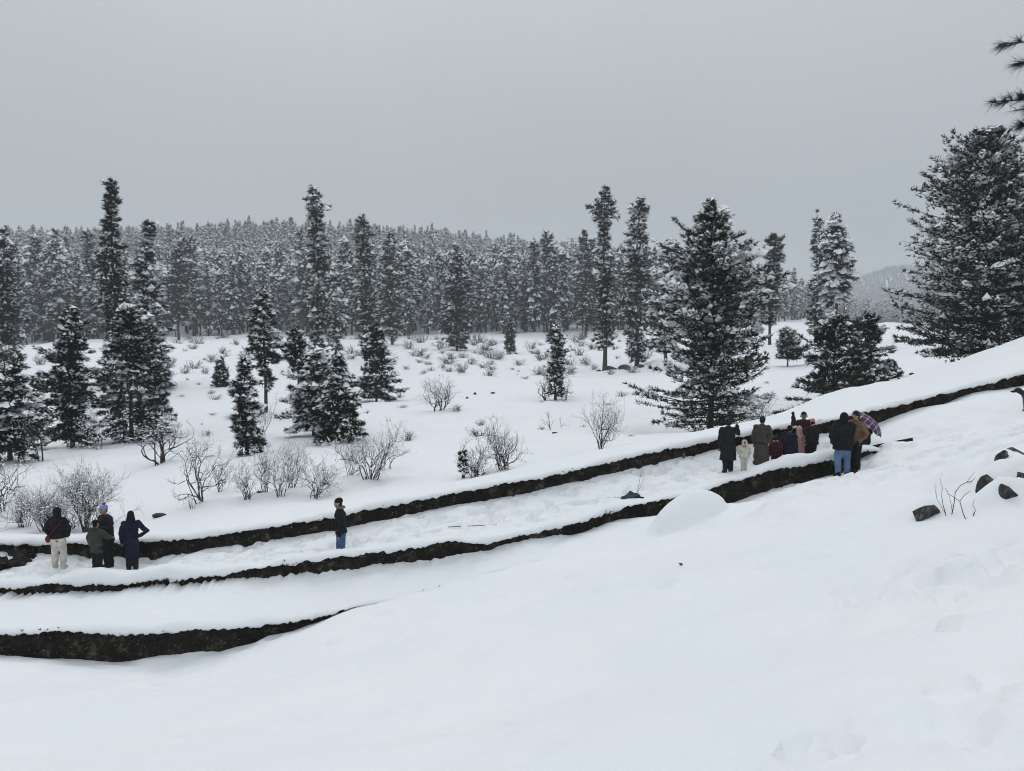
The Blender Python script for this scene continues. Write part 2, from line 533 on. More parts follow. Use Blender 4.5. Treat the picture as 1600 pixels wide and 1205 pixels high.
# ------------------------------------------------------------------ walls
def build_wall(W, name, label, seed, x0=None, x1=None, lift=0.0):
    c = sample_curve(W, 0.07, x0, x1, 0.35)
    n = len(c["X"])
    zb = c["base"] - 0.5
    zt = c["top"] + 0.05
    rows = []
    nv = 17
    for j in range(nv):
        f = j / (nv - 1)
        z = zb + (zt - zb) * f
        dep = 0.07 * fbm(c["X"] * 2.4, z * 3.2, seed, 3, 0.55) + 0.035 * fbm(c["X"] * 9, z * 11, seed + 5, 2)
        rows.append(np.stack([c["X"], c["Y"] + dep + 0.03 * f, z], 1))
    rows.append(np.stack([c["X"], c["Y"] + 0.16, zt - 0.02], 1))
    rows.append(np.stack([c["X"], c["Y"] + 0.30, zt - 0.40], 1))
    rows.append(np.stack([c["X"], c["Y"] + 0.45, zb], 1))
    V = np.concatenate(rows)
    F = grid_faces(len(rows), n)
    # close the ends with a fan of quads between front and back
    o = mesh_obj(name, tri_mesh(name, V, F, M["wall"], True))
    tag(o, label, "wall", "dark masonry walls stepping down the slope")
    # moss, roots and dead grass along the ragged upper edge
    rng = np.random.default_rng(seed + 900)
    n_ = int(len(c["X"]) * 5)
    xi = rng.uniform(c["X"][0], c["X"][-1], n_)
    den = np.clip(0.5 + 1.6 * fbm(xi * 0.8, xi * 0, seed + 6, 3), 0, 1)
    xi = xi[rng.uniform(0, 1, n_) < den]
    p = np.stack([xi, np.interp(xi, c["X"], c["Y"]) - 0.02 - rng.uniform(0, 0.07, len(xi)), np.interp(xi, c["X"], c["top"]) + rng.normal(-0.03, 0.04, len(xi))], 1)
    d = np.stack([rng.normal(0, 0.5, len(xi)), -np.ones(len(xi)) * 0.7, rng.uniform(-0.7, 0.8, len(xi))], 1)
    v_, f_ = blades(rng, p, nrm(d), 5, 0.06, 0.024, 0.6)
    tag(mesh_obj("moss_fringe", tri_mesh("moss_fringe", v_, f_, M["moss"]), o), kind="stuff")
    return o
build_wall(W3, "retaining_wall", "long dark masonry parapet wall on the far side of the snowy path, topmost of three", 11)
build_wall(W2, "retaining_wall", "dark masonry wall on the near side of the path, middle one of three", 23)
build_wall(W1, "retaining_wall", "short thick dark wall at the foot of the slope, lowest of three", 37)

def lip_rows(c, seed, thick, over, droop):
    """rounded snow edge hanging over a wall top"""
    X = c["X"]
    th = thick * (1.0 + 0.7 * fbm(X * 0.9, X * 0 + 3, seed, 3))
    ov = over * (1.0 + 1.2 * fbm(X * 1.7, X * 0 + 1, seed + 1, 3))
    dr = 0.6 * droop * np.maximum(-0.3, 0.25 + 2.0 * fbm(X * 0.9, X * 0 + 7, seed + 2, 3, 0.5)) + 0.05 * fbm(X * 4, X * 0, seed + 4, 2, 0.7) + 0.055 * fbm(X * 13, X * 0 + 3, seed + 5, 2, 0.7)
    Y, T = c["Y"], c["top"]
    rows = [np.stack([X, Y + 0.25, T + 0.03], 1)]
    rows.append(np.stack([X, Y - 0.02, T + 0.02 - dr], 1))
    rows.append(np.stack([X, Y - 0.05 - 0.6 * ov, T - 0.005 - dr], 1))
    rows.append(np.stack([X, Y - 0.06 - ov, T + 0.25 * th - 0.5 * dr], 1))
    rows.append(np.stack([X, Y - 0.05 - 0.8 * ov, T + 0.55 * th], 1))
    rows.append(np.stack([X, Y - 0.02 - 0.3 * ov, T + 0.82 * th], 1))
    rows.append(np.stack([X, Y + 0.08, T + 0.96 * th], 1))
    return rows, th

def strip(name, label, mat, c, rows, Yf, Zf, Yb, Zb, n, shape=None, rough=None):
    X = c["X"]
    for j in range(n):
        f = (j + 1) / n
        y = Yf + (Yb - Yf) * f
        z = Zf + (Zb - Zf) * f
        if shape is not None:
            z = z + shape(X, y, f)
        rows.append(np.stack([X, y, z], 1))
    V = np.concatenate(rows)
    o = mesh_obj(name, tri_mesh(name, V, grid_faces(len(rows), len(X)), mat, True))
    tag(o, label, kind="structure")
    return o

def edge(f, k=0.12):
    return np.minimum(1.0, np.minimum(f, 1 - f) / k)

# terrace between the lowest and the middle wall
xa, xb = W1["X"][0], W1["X"][-1]
c = sample_curve(W1, 0.04, xa, xb, 0.35)
c["top"] = c["top"] - 0.25 * sstep(0.3, 2.2, c["X"])
rows, th = lip_rows(c, 41, 0.16, 0.06, 0.06)
X = c["X"]
Y2c = smooth1(np.interp(X, W2["X"], W2["Y"]), 5); Z2c = smooth1(np.interp(X, W2["X"], W2["base"]), 5)
Z2c = Z2c - 0.15 * sstep(0.3, 2.2, X)
strip("ground_terrace", "snow on the narrow terrace between the lower walls", M["snow"], c, rows,
      c["Y"] + 0.08, c["top"] + 0.96 * th, Y2c + 0.2, Z2c + 0.01, 28,
      lambda x, y, f: (0.07 * fbm(x * 0.9, y * 1.3, 51, 4) + 0.03 * fbm(x * 5, y * 5, 52, 3)) * edge(f, 0.2) + 0.10 * (f ** 6) * (0.4 + 2 * np.maximum(0, fbm(x * 2.0, y * 0 + 2, 57, 3, 0.65)) + 1.2 * fbm(x * 11, y * 0 + 2, 58, 2, 0.7)))

# path between the middle and the upper wall
c = sample_curve(W2, 0.04, W2["X"][0], W2["X"][-1], 0.35)
c["top"] = c["top"] - 0.5 * sstep(10.2, 11.6, c["X"])
rows, th = lip_rows(c, 61, 0.13 + 0.15 * np.exp(-((c["X"] - 8.4) / 1.3) ** 4) + 0.15 * np.exp(-((c["X"] + 9.6) / 1.7) ** 4), 0.07, 0.09)
X = c["X"]
Y3c = smooth1(np.interp(X, W3["X"], W3["Y"]), 5); Z3c = smooth1(np.interp(X, W3["X"], W3["base"]), 5)
Z3c = Z3c - 0.4 * sstep(10.2, 11.6, X)
strip("path", "trodden snow path between the two upper walls", M["snow_trod"], c, rows,
      c["Y"] + 0.08, c["top"] + 0.96 * th, Y3c + 0.2, Z3c, 52,
      lambda x, y, f: (-0.10 * np.sin(PI * f) ** 1.5 - 0.74 * np.exp(-((x - 8.45) / 1.35) ** 2) * np.exp(-((f - 0.45) / 0.30) ** 2)
                       - 0.58 * np.exp(-((x + 4.38) / 0.45) ** 2) * np.exp(-((f - 0.30) / 0.16) ** 2) - 0.16 * np.exp(-((x + 10.3) / 0.9) ** 2) * np.sin(PI * f)
                       - 0.60 * np.exp(-((x - 10.6) / 0.55) ** 2) * np.exp(-((f - 0.32) / 0.22) ** 2) + 0.10 * fbm(x * 1.5, y * 1.7, 71, 4) + 0.25 * np.minimum(0.08, fbm(x * 3.4, y * 3.4, 72, 4, 0.62))) * edge(f, 0.18))

# bank of snow on and behind the upper wall up to its crest
CR = dict(u=[-300, -150, 0, 130, 250, 400, 530, 800, 900, 1000, 1100, 1180, 1250, 1310, 1400, 1450, 1500, 1550, 1600, 1750, 1950],
          v=[842, 838, 836, 834, 826, 806, 785, 734, 712, 690, 672, 655, 634, 609, 595, 577, 562, 543, 525, 480, 420],
          Y=[22.0, 22.0, 22.0, 22.0, 22.0, 22.0, 22.1, 22.9, 23.4, 23.9, 24.7, 25.6, 27.0, 29.0, 31.5, 33.0, 34.0, 35.0, 36.0, 38.0, 41.0])
crp = np.array([P(u, v, y) for u, v, y in zip(CR["u"], CR["v"], CR["Y"])])
# crest as seen along the wall: match by bearing
c = sample_curve(W3, 0.045, W3["X"][0], W3["X"][-1], 0.35)
rows, th = lip_rows(c, 81, 0.15, 0.07, 0.05)
bear = c["X"] / c["Y"]
cb = crp[:, 0] / crp[:, 1]
Ycr = smooth1(np.interp(bear, cb, crp[:, 1]), 12)
Zcr = smooth1(np.interp(bear, cb, crp[:, 2]), 12)
Xcr = bear * Ycr
X = c["X"]
nB = 34
Yf = c["Y"] + 0.08; Zf = c["top"] + 0.96 * th
for j in range(nB):
    f = (j + 1) / 25.0
    g = min(f, 1.0)
    x = X + (Xcr - X) * f
    y = Yf + (Ycr - Yf) * f
    z = Zf + (Zcr - Zf) * (g * (1.6 - 0.6 * g)) + 0.09 * fbm(x * 0.5, y * 0.5, 91, 4) * min(1, f * 4)
    if f > 1:
        z = z - (f - 1) ** 1.3 * (2.0 + 5.0 * sstep(0.25, 0.5, bear))
    rows.append(np.stack([x, y, z], 1))
V = np.concatenate(rows)
tag(mesh_obj("ground_bank", tri_mesh("ground_bank", V, grid_faces(len(rows), len(X)), M["snow"], True)),
    "bank of deep snow lying on and behind the upper wall", kind="structure")

# ------------------------------------------------------------------ valley, forest hill and far hill: one sheet to the horizon
vp = []
for u, v, y in zip(CR["u"], CR["v"], CR["Y"]):
    if u <= 1100:
        q = P(u, v, y); q[2] -= 0.12; vp.append(tuple(q))
for u, v, y in [(580, 752, 27), (490, 777, 25.5), (430, 782, 25), (310, 791, 25), (130, 832, 24), (20, 815, 26), (770, 738, 26), (940, 702, 27.5),
                (255, 724, 34), (870, 672, 40), (685, 642, 55), (110, 699, 46), (215, 692, 47), (20, 717, 40), (385, 712, 38), (500, 690, 42),
                (590, 627, 75), (415, 647, 60), (868, 622, 65), (345, 606, 85), (945, 579, 115), (990, 574, 118), (800, 552, 150), (720, 546, 170),
                (-200, 560, 170), (0, 545, 170), (50, 541, 185), (300, 528, 230), (600, 531, 220), (800, 513, 260), (1000, 522, 220),
                (1110, 680, 42), (1200, 541, 120), (1232, 574, 80), (1300, 630, 44), (1380, 592, 60), (1400, 532, 150), (1300, 506, 230),
                (1530, 566, 45), (1600, 560, 60), (1800, 540, 90), (2000, 500, 200), (1600, 510, 230), (-400, 700, 50), (-500, 540, 230)]:
    vp.append(tuple(P(u, v, y)))
Vtps = TPS(vp, lam=0.5)
RU = np.array([-600, 0, 400, 700, 800, 900, 1000, 1100, 1200, 1300, 1400, 2200])
RZ = np.array([69, 71, 71, 64, 58, 53, 47, 38, 21, 4, 0, 0])
def valley_height(X, Y):
    Yc = np.minimum(Y, 235.0)
    Z = Vtps(X * Yc / Y, Yc)
    u = Uof(X, Y)
    Z = Z + np.interp(u, RU, RZ) * sstep(225, 640, Y) * (1 + 0.10 * fbm(X * 0.006, Y * 0.006, 5, 2))
    far = sstep(1150, 1420, u)
    Z = Z + far * (20 * sstep(450, 900, Y) + 150 * sstep(850, 2300, Y)) * (1 + 0.35 * fbm(X * 0.003, Y * 0.003, 6, 2))
    amp = np.clip(Y / 60.0, 0.3, 2.5)
    Z = Z + 0.22 * amp * fbm(X * 0.12, Y * 0.12, 101, 3) * sstep(22, 40, Y) + 0.22 * fbm(X * 0.6, Y * 0.45, 102, 4, 0.55) * sstep(23, 27, Y)
    # small hummocks in the field
    Z = Z + 0.9 * np.maximum(0, fbm(X * 0.16, Y * 0.10, 111, 4)) * sstep(55, 90, Y)
    return Z

def build_valley():
    rb = np.linspace(-1.1, 1.1, 330)
    ys = np.concatenate([np.geomspace(21.5, 260, 230), np.geomspace(265, 3200, 70)])
    R, Y = np.meshgrid(rb, ys)
    X = R * Y
    Z = valley_height(X, Y)
    # stay under the bank in front
    ycr = np.interp(R, cb, crp[:, 1]); zcr = np.interp(R, cb, crp[:, 2])
    sink = np.maximum(0, ycr + 0.3 - Y)
    Z = Z - sink * 1.2
    V = np.stack([X, Y, Z], -1).reshape(-1, 3)
    o = mesh_obj("ground_valley", tri_mesh("ground_valley", V, grid_faces(len(ys), len(rb)), M["snow"], True))
    tag(o, "snow covered valley floor and hills", kind="structure")
build_valley()

# ------------------------------------------------------------------ conifers
def conifer(seed, H, prof, nb, per, bl, bw, nblade, e0, e1, lat=0.45, psnow=0.5, ssize=0.2, flat=0.5, trunk_r=0.2, dk=6,
            spread=0.55, power=1.0, lean=0.0, inner=0.25, limb=True, blade_up=0.12, pads=0.0, snow_n=1.0, jitter=(0.55, 1.12)):
    """prof: [(height fraction, radius m)], first entry = lowest branches. Returns (trunk, crown, snow) arrays"""
    rng = np.random.default_rng(seed)
    pf = np.array(prof, float)
    lo, hi = pf[0, 0], pf[-1, 0]
    hf = lo + (hi - lo) * ((np.arange(nb) + rng.uniform(0, 1, nb)) / nb) ** power
    az = np.arange(nb) * 2.39996 + rng.normal(0, 0.35, nb)
    L = np.interp(hf, pf[:, 0], pf[:, 1]) * rng.uniform(*jitter, nb)
    L = L * (1 + 0.55 * vnoise(np.cos(az) * 1.6 + hf * H / max(pf[:, 1].max(), 0.5) * 1.3, np.sin(az) * 1.6 + hf * 7, seed))
    L = np.maximum(L, 0.12)
    E0 = e0[0] + (e0[1] - e0[0]) * (hf - lo) / max(hi - lo, 1e-6) + rng.normal(0, 0.12, nb)
    E1 = e1 + rng.normal(0, 0.1, nb)
    loadb = np.clip(rng.beta(1.6, 1.6, nb) * 2 * psnow, 0, 1)
    cnt = np.maximum(3, (per * (0.35 + 0.65 * L / pf[:, 1].max()) * rng.uniform(0.8, 1.2, nb)).astype(int))
    bi = np.repeat(np.arange(nb), cnt)
    N = len(bi)
    s = inner + (1 - inner) * rng.uniform(0, 1, N) ** 0.75
    t = rng.uniform(-1, 1, N) * lat * np.sin(np.clip(s, 0, 1) * PI * 0.92 + 0.18) * L[bi]
    ax = np.stack([np.cos(az), np.sin(az), np.zeros(nb)], 1)
    sd_ = np.stack([-np.sin(az), np.cos(az), np.zeros(nb)], 1)
    z = hf[bi] * H + L[bi] * (E0[bi] * s + E1[bi] * s * s) - 0.15 * np.abs(t)
    wob = lambda zz: np.stack([lean * zz + 0.02 * H * np.sin(zz / H * 5 + seed), 0.015 * H * np.sin(zz / H * 4 + 2.1 * seed)], -1) * np.clip(zz / H, 0, 1)[..., None]
    p = ax[bi] * (L[bi] * s)[:, None] + sd_[bi] * t[:, None]
    p[:, 2] = z
    p[:, :2] += wob(hf[bi] * H)
    p += rng.normal(0, bl * 0.12, (N, 3))
    slope = E0[bi] + 2 * E1[bi] * s
    d = ax[bi] * 0.8 + sd_[bi] * (np.sign(t) * (0.2 + 0.7 * np.abs(t) / (lat * L[bi] + 1e-6)))[:, None]
    d[:, 2] = slope * 0.8 + blade_up
    d = nrm(d)
    cl_ = max(0.5, pf[:, 1].max() * 0.55)
    gap = vnoise(p[:, 0] / cl_ + p[:, 1] * 0.8 / cl_, p[:, 2] / cl_ * 1.3 - p[:, 1] * 0.6 / cl_ + seed, seed + 3)
    keep = gap > -0.27
    p, d, bi, s, N = p[keep], d[keep], bi[keep], s[keep], int(keep.sum())
    CV_, CF_ = blades(rng, p, d, nblade, bl, bw, spread)
    sn = 0.45 + 1.5 * np.clip(vnoise(p[:, 0] / cl_ * 1.7 + 9, p[:, 2] / cl_ * 1.7 + p[:, 1] / cl_, seed + 8) + 0.5, 0, 1)
    # leader
    msk = rng.uniform(0, 1, N) < loadb[bi] * (0.25 + 0.75 * s) * sn * snow_n * (0.5 + 0.5 * (hf[bi] - lo) / max(hi - lo, 1e-6))
    sp = p[msk] + d[msk] * bl * 0.25
    sp[:, 2] += bl * 0.16
    sz = ssize * np.clip(0.8 * np.exp(rng.normal(0, 0.45, (msk.sum(), 1))), 0.3, 2.2) * (0.7 + 0.6 * loadb[bi][msk])[:, None]
    SV_, SF_ = domes(rng, sp, d[msk], sz, flat, dk)
    if pads > 0:        # thick pillows on the outer ends of the branches
        cand = np.flatnonzero((s > 0.45) & (rng.uniform(0, 1, N) < pads * loadb[bi] ** 1.5))
        pc = np.repeat(p[cand], 4, 0) + rng.normal(0, 1, (len(cand) * 4, 3)) * np.array([1.2, 1.2, 0.35]) * ssize
        pc[:, 2] += bl * 0.3
        psz = ssize * rng.uniform(0.9, 1.7, (len(pc), 1))
        v_, f_ = domes(rng, pc, np.repeat(d[cand], 4, 0), psz, 0.62, 7)
        SF_ = np.concatenate([SF_, f_ + len(SV_)]); SV_ = np.concatenate([SV_, v_])
    # trunk and limbs
    zz = np.linspace(-0.4, hi * H, 12)
    tp_ = np.zeros((12, 3)); tp_[:, 2] = zz
    tp_[:, :2] += wob(np.maximum(zz, 0))
    TV, TF = tube(tp_, trunk_r * np.maximum(0.06, 1 - np.clip(zz, 0, None) / (hi * H)) ** 0.8 * np.where(zz < 0.3, 1.25, 1.0), 8)
    TV = [TV]; TF = [np.array(TF)]; off = len(TV[0])
    if limb:
        for i in range(nb):
            ss = np.linspace(0, 0.9, 4)
            q = ax[i][None, :] * (L[i] * ss)[:, None]
            q[:, 2] = hf[i] * H + L[i] * (E0[i] * ss + E1[i] * ss * ss)
            q[:, :2] += wob(np.array([hf[i] * H]))
            v_, f_ = tube(q, np.linspace(0.012 + 0.010 * L[i], 0.006, 4) , 3)
            TV.append(v_); TF.append(np.array(f_) + off); off += len(v_)
    return (np.concatenate(TV), np.concatenate(TF)), (CV_, CF_), (SV_, SF_)

def tree_meshes(name, arrs, needle="needle"):
    (tv, tf), (cv_, cf), (sv, sf) = arrs
    return (tri_mesh(name + "_trunk", tv, tf, M["bark"], True),
            tri_mesh(name + "_crown", cv_, cf, M[needle], False),
            tri_mesh(name + "_snow", sv, sf, M["load"], True))

def plant_tree(name, meshes, loc, rz=0.0, s=1.0, label=None, cat="tree", group=None):
    r = empty(name, loc, rz, s)
    mesh_obj("trunk", meshes[0], r)
    c_ = mesh_obj("crown", meshes[1], r)
    tag(mesh_obj("snow_load", meshes[2], c_), kind="stuff")
    tag(r, label, cat, group)
    return r

def ground_at(u, Y, kind="valley"):
    X = (u - CU) / F_PX * (Y * math.cos(PITCH) + 5.0 * math.sin(PITCH))
    Z = float(valley_height(np.array([X]), np.array([Y]))[0]) if kind == "valley" else float(near_height(np.array([X]), np.array([Y]))[0])
    return X, Z

# style presets -----------------------------------------------------
def spruce(seed, H, prof, Y, dens=1.0, psnow=0.5, needle="needle", ss=1.0, boughs=1.0, **kw):
    """detail scales with how large the tree shows"""
    rmax = max(r for _, r in prof)
    bl = kw.pop("bl", None) or float(np.clip(0.0052 * Y, 0.24, 0.70))
    bw = bl * 0.20
    area = H * rmax
    nb = int(np.clip(dens / boughs * 70 * (area / bl ** 2) ** 0.42 / 4.0, 80, 400))
    if bl < 0.15:
        nb = 22
    per = int(np.clip(2.2 * rmax / bl * 3.2 * boughs, 7, 60))
    a = dict(lat=0.42, ssize=(bl * 0.38 + 0.035) * ss, flat=0.70, trunk_r=H * 0.011 + 0.04, e0=(-0.25, 0.35), e1=0.05, nblade=8, inner=0.12, pads=0.02)
    a.update(kw)
    return conifer(seed, H, prof, nb, per, bl, bw, psnow=psnow, **a)

HERO = []
def hero(name, u, top, base, Y, prof_px, label, seed, psnow=0.5, style="spruce", needle="needle", group=None, cat="tree", **kw):
    """prof_px: [(pixel row v, half width px)] from low to high"""
    X, Zg = ground_at(u, Y)
    zb = P(u, base, Y)[2] if base is not None else Zg
    zb = Zg
    ztop = P(u, top, Y)[2]
    H = ztop - zb
    prof = []
    bl0 = kw.get("bl") or float(np.clip(0.0052 * Y, 0.24, 0.70))
    for v, w in prof_px:
        prof.append(((P(u, v, Y)[2] - zb) / H, max(0.22 * w * Y / F_PX, w * Y / F_PX - (0.42 if Y > 70 else 0.12) * bl0)))
    prof.append((1.0, 0.06))
    prof = [(max(0.02, a), b) for a, b in prof]
    arrs = spruce(seed, H, prof, Y, psnow=psnow, needle=needle, **kw)
    ms = tree_meshes(name, arrs, needle)
    return plant_tree(name, ms, (X, Y, Zg), 0, 1, label, cat, group)

PINE = dict(boughs=1.7, jitter=(0.45, 1.28), snow_n=0.85, pads=0.028, e0=(-0.12, 0.50), e1=0.14, lat=0.34, spread=0.62, blade_up=0.3)
SPR = dict(boughs=1.25, snow_n=0.85, pads=0.016, jitter=(0.5, 1.22), e0=(-0.35, 0.25), e1=0.10)
COLM = dict(e0=(-0.45, 0.1), e1=0.0, lat=0.75, inner=0.05, limb=False, pads=0.008, snow_n=1.0, jitter=(0.4, 1.25))

# nearest big trees
hero("pine_tree", 1110, 318, None, 42, [(665, 70), (640, 100), (600, 96), (540, 84), (480, 88), (440, 92), (410, 66), (370, 46), (345, 24), (328, 8)],
     "broad snow laden pine directly behind the path wall, above the people in long coats", 201, 0.62, needle="needle_pine", dens=1.6, ss=1.1, **dict(PINE, e0=(-0.12, 0.22)))
hero("pine_tree", 1530, 203, None, 45, [(575, 100), (540, 122), (500, 118), (440, 112), (390, 104), (340, 84), (290, 62), (240, 40)],
     "tallest dark pine on the snow bank near the frame's right edge", 202, 0.55, needle="needle_pine", dens=1.75, ss=1.0, **dict(PINE, boughs=1.5, jitter=(0.6, 1.18)))
hero("pine_tree", 1628, 322, None, 43, [(575, 50), (540, 58), (480, 62), (420, 50), (370, 30)],
     "dark pine cut off by the frame, beside the tallest pine on the bank", 203, 0.42, needle="needle_pine", dens=1.6, **PINE)
hero("pine_tree", 1302, 486, None, 44, [(628, 70), (600, 66), (560, 52), (520, 36)],
     "bushy young pine behind the bank, in front of the bare trunked tree", 204, 0.35, needle="needle_pine", **PINE)
hero("pine_tree", 1350, 492, None, 47, [(620, 44), (590, 40), (550, 30), (520, 20)],
     "bushy young pine touching the first one on its uphill side", 205, 0.35, needle="needle_pine", **PINE)
hero("pine_tree", 1388, 568, None, 50, [(622, 26), (600, 22), (585, 12)],
     "lowest pine sapling at the uphill end of the bushy young pines", 206, 0.35, needle="needle_pine", **PINE)
hero("pine_tree", 1230, 516, None, 80, [(560, 20), (545, 22), (530, 14)],
     "small round pine with a bare stem standing alone in the snow", 207, 0.4, needle="needle_pine", **PINE)

# left cluster
hero("spruce_tree", 112, 482, None, 46, [(685, 40), (650, 46), (600, 48), (560, 36), (520, 22), (500, 12)],
     "dense dark spruce behind the left thicket, second from the frame edge", 211, 0.42, needle="needle_dark", dens=1.2, **SPR)
hero("spruce_tree", 205, 480, None, 48, [(682, 44), (640, 50), (590, 46), (545, 36), (510, 26)],
     "dense dark spruce below the tallest spire, beside the brown leaved shrub", 212, 0.55, needle="needle", dens=1.2, **SPR)
hero("spruce_tree", 242, 520, None, 50, [(670, 24), (630, 26), (580, 20), (550, 12)],
     "smaller spruce pressed against the spire's dark companion on its right side", 213, 0.5, **SPR)
hero("spruce_tree", 14, 545, None, 38, [(705, 44), (650, 46), (600, 36), (570, 18)],
     "dark spruce with snow pads at the left frame edge, low in front", 214, 0.5, needle="needle_dark", dens=1.1, **SPR)
hero("fir_tree", 185, 282, None, 76, [(610, 30), (550, 30), (500, 28), (440, 24), (400, 22), (360, 15), (345, 16), (335, 8), (320, 14), (305, 11), (298, 6), (294, 14), (287, 10)],
     "tallest ragged spire with a tufted tip, above the left spruces", 215, 0.40, needle="needle_dark", **COLM)
hero("fir_tree", 237, 347, None, 84, [(600, 30), (550, 32), (500, 32), (450, 30), (420, 22), (395, 9), (375, 8), (362, 15), (352, 8)],
     "snow plastered fir with a thin tufted neck, next to the tallest spire", 216, 0.75, ss=1.25, **SPR)
hero("fir_tree", 10, 358, None, 100, [(575, 28), (500, 26), (440, 22), (400, 16), (372, 10)],
     "tall dark column of fir at the left frame edge", 217, 0.5, needle="needle_dark", **COLM)
hero("fir_tree", 280, 386, None, 215, [(498, 17), (470, 21), (430, 18), (405, 13), (394, 8)],
     "dark lone fir with a curved bare foot at the far side of the field", 218, 0.45, needle="needle_dark", **COLM)

# centre left
hero("spruce_tree", 415, 452, None, 60, [(600, 14), (575, 18), (545, 30), (515, 24), (485, 17), (465, 8)],
     "tiered spruce with a narrow foot standing behind the slim dark one", 221, 0.6, **SPR)
hero("spruce_tree", 385, 562, None, 38, [(705, 22), (670, 26), (630, 25), (600, 18), (578, 9)],
     "slim dark spruce alone in front, between the bare shrubs and tiered spruce", 222, 0.45, needle="needle_dark", **SPR)
hero("spruce_tree", 490, 545, None, 45, [(665, 40), (630, 44), (590, 34), (565, 20)],
     "snow flecked spruce, rear half of the pair at the centre left", 223, 0.65, ss=1.1, **SPR)
hero("spruce_tree", 528, 555, None, 41, [(690, 34), (660, 38), (620, 34), (585, 20)],
     "front spruce of the pair at the centre left, beside the wide bare shrub", 224, 0.5, dens=1.1, **SPR)
hero("spruce_tree", 588, 505, None, 74, [(618, 38), (595, 36), (565, 28), (535, 18), (517, 9)],
     "neat cone shaped spruce with spreading skirts at mid field", 225, 0.42, **SPR)
hero("pine_tree", 466, 516, None, 58, [(590, 14), (570, 20), (550, 16), (530, 12)],
     "thin stemmed dark little pine behind the paired spruces", 226, 0.3, needle="needle_dark", **PINE)
hero("spruce_tree", 345, 561, None, 85, [(600, 13), (588, 11), (575, 6)],
     "tiny spruce alone on the open snow among scrub", 227, 0.4, **SPR)
hero("fir_tree", 497, 292, None, 112, [(560, 12), (520, 16), (470, 18), (430, 17), (390, 16), (350, 14), (335, 12), (326, 22), (312, 16), (302, 8)],
     "tall lopped fir crowned by a wide snowy tuft, left of centre", 231, 0.6, ss=1.1, **COLM)
hero("fir_tree", 525, 420, None, 150, [(545, 10), (500, 15), (470, 16), (440, 10)],
     "short snow lumped fir beside the tall tufted one", 232, 0.7, ss=1.3, **COLM)
hero("fir_tree", 572, 337, None, 135, [(540, 10), (500, 17), (450, 16), (410, 14), (375, 12), (362, 17), (350, 12)],
     "lopped fir whose tuft leans to one side, above the cone shaped spruce", 233, 0.5, **COLM)
hero("fir_tree", 613, 365, None, 190, [(520, 16), (490, 20), (450, 16), (410, 13), (385, 14), (375, 9)],
     "dark fir with flared snowy head and short bare foot at the field edge", 234, 0.55, **COLM)
hero("fir_tree", 714, 396, None, 168, [(540, 12), (510, 22), (460, 22), (430, 19), (410, 10)],
     "broad dark double column of fir right at the middle of the field edge", 235, 0.42, needle="needle_dark", **COLM)
hero("fir_tree", 797, 498, None, 150, [(549, 9), (535, 9), (515, 8)],
     "stubby leafy post of a young fir in the middle field", 236, 0.4, **COLM)
hero("fir_tree", 868, 508, None, 65, [(615, 15), (590, 12), (560, 11), (535, 16), (520, 10)],
     "narrow ragged young fir with bare twigs around its foot", 237, 0.5, **COLM)
hero("fir_tree", 835, 379, None, 240, [(500, 12), (460, 12), (420, 11), (400, 10), (390, 7)],
     "slim dark fir rising above the forest edge left of the tufted twins", 238, 0.5, **COLM)
hero("fir_tree", 915, 360, None, 210, [(505, 15), (460, 17), (410, 16), (385, 12), (370, 7)],
     "round headed dark fir standing just left of the tufted twins", 239, 0.5, needle="needle_dark", **COLM)
hero("fir_tree", 945, 293, None, 115, [(540, 12), (510, 19), (470, 14), (420, 13), (380, 11), (355, 8), (338, 21), (322, 22), (308, 11), (300, 5)],
     "tall lopped fir with a pointed tuft and long bare trunk, first of two twins", 240, 0.55, ss=1.05, **COLM)
hero("fir_tree", 995, 309, None, 118, [(562, 14), (530, 20), (490, 26), (450, 18), (410, 16), (370, 18), (345, 25), (330, 20), (318, 8)],
     "tall lopped fir with a broad rounded head, second of two twins", 241, 0.55, ss=1.05, **COLM)
hero("fir_tree", 1040, 377, None, 100, [(540, 24), (500, 28), (460, 30), (430, 24), (405, 13), (390, 8)],
     "snow padded fir half hidden behind the broad pine's left side", 242, 0.7, ss=1.3, **SPR)
hero("fir_tree", 1202, 367, None, 125, [(505, 9), (480, 12), (440, 14), (410, 13), (390, 19), (378, 15)],
     "fir with a flat tufted head just right of the broad pine", 243, 0.55, **COLM)
hero("fir_tree", 1274, 329, None, 128, [(520, 14), (480, 13), (430, 13), (390, 12), (355, 11), (340, 5)],
     "slender pointed fir column behind the umbrella shaped snowy tree", 244, 0.6, **COLM)
hero("fir_tree", 1303, 336, None, 100, [(468, 14), (450, 24), (430, 33), (405, 34), (380, 26), (360, 16), (347, 8)],
     "snow covered tree with an umbrella shaped crown on a bare trunk", 245, 1.0, ss=1.35, e0=(-0.55, 0.0), e1=-0.12, boughs=1.8, jitter=(0.7, 1.2))

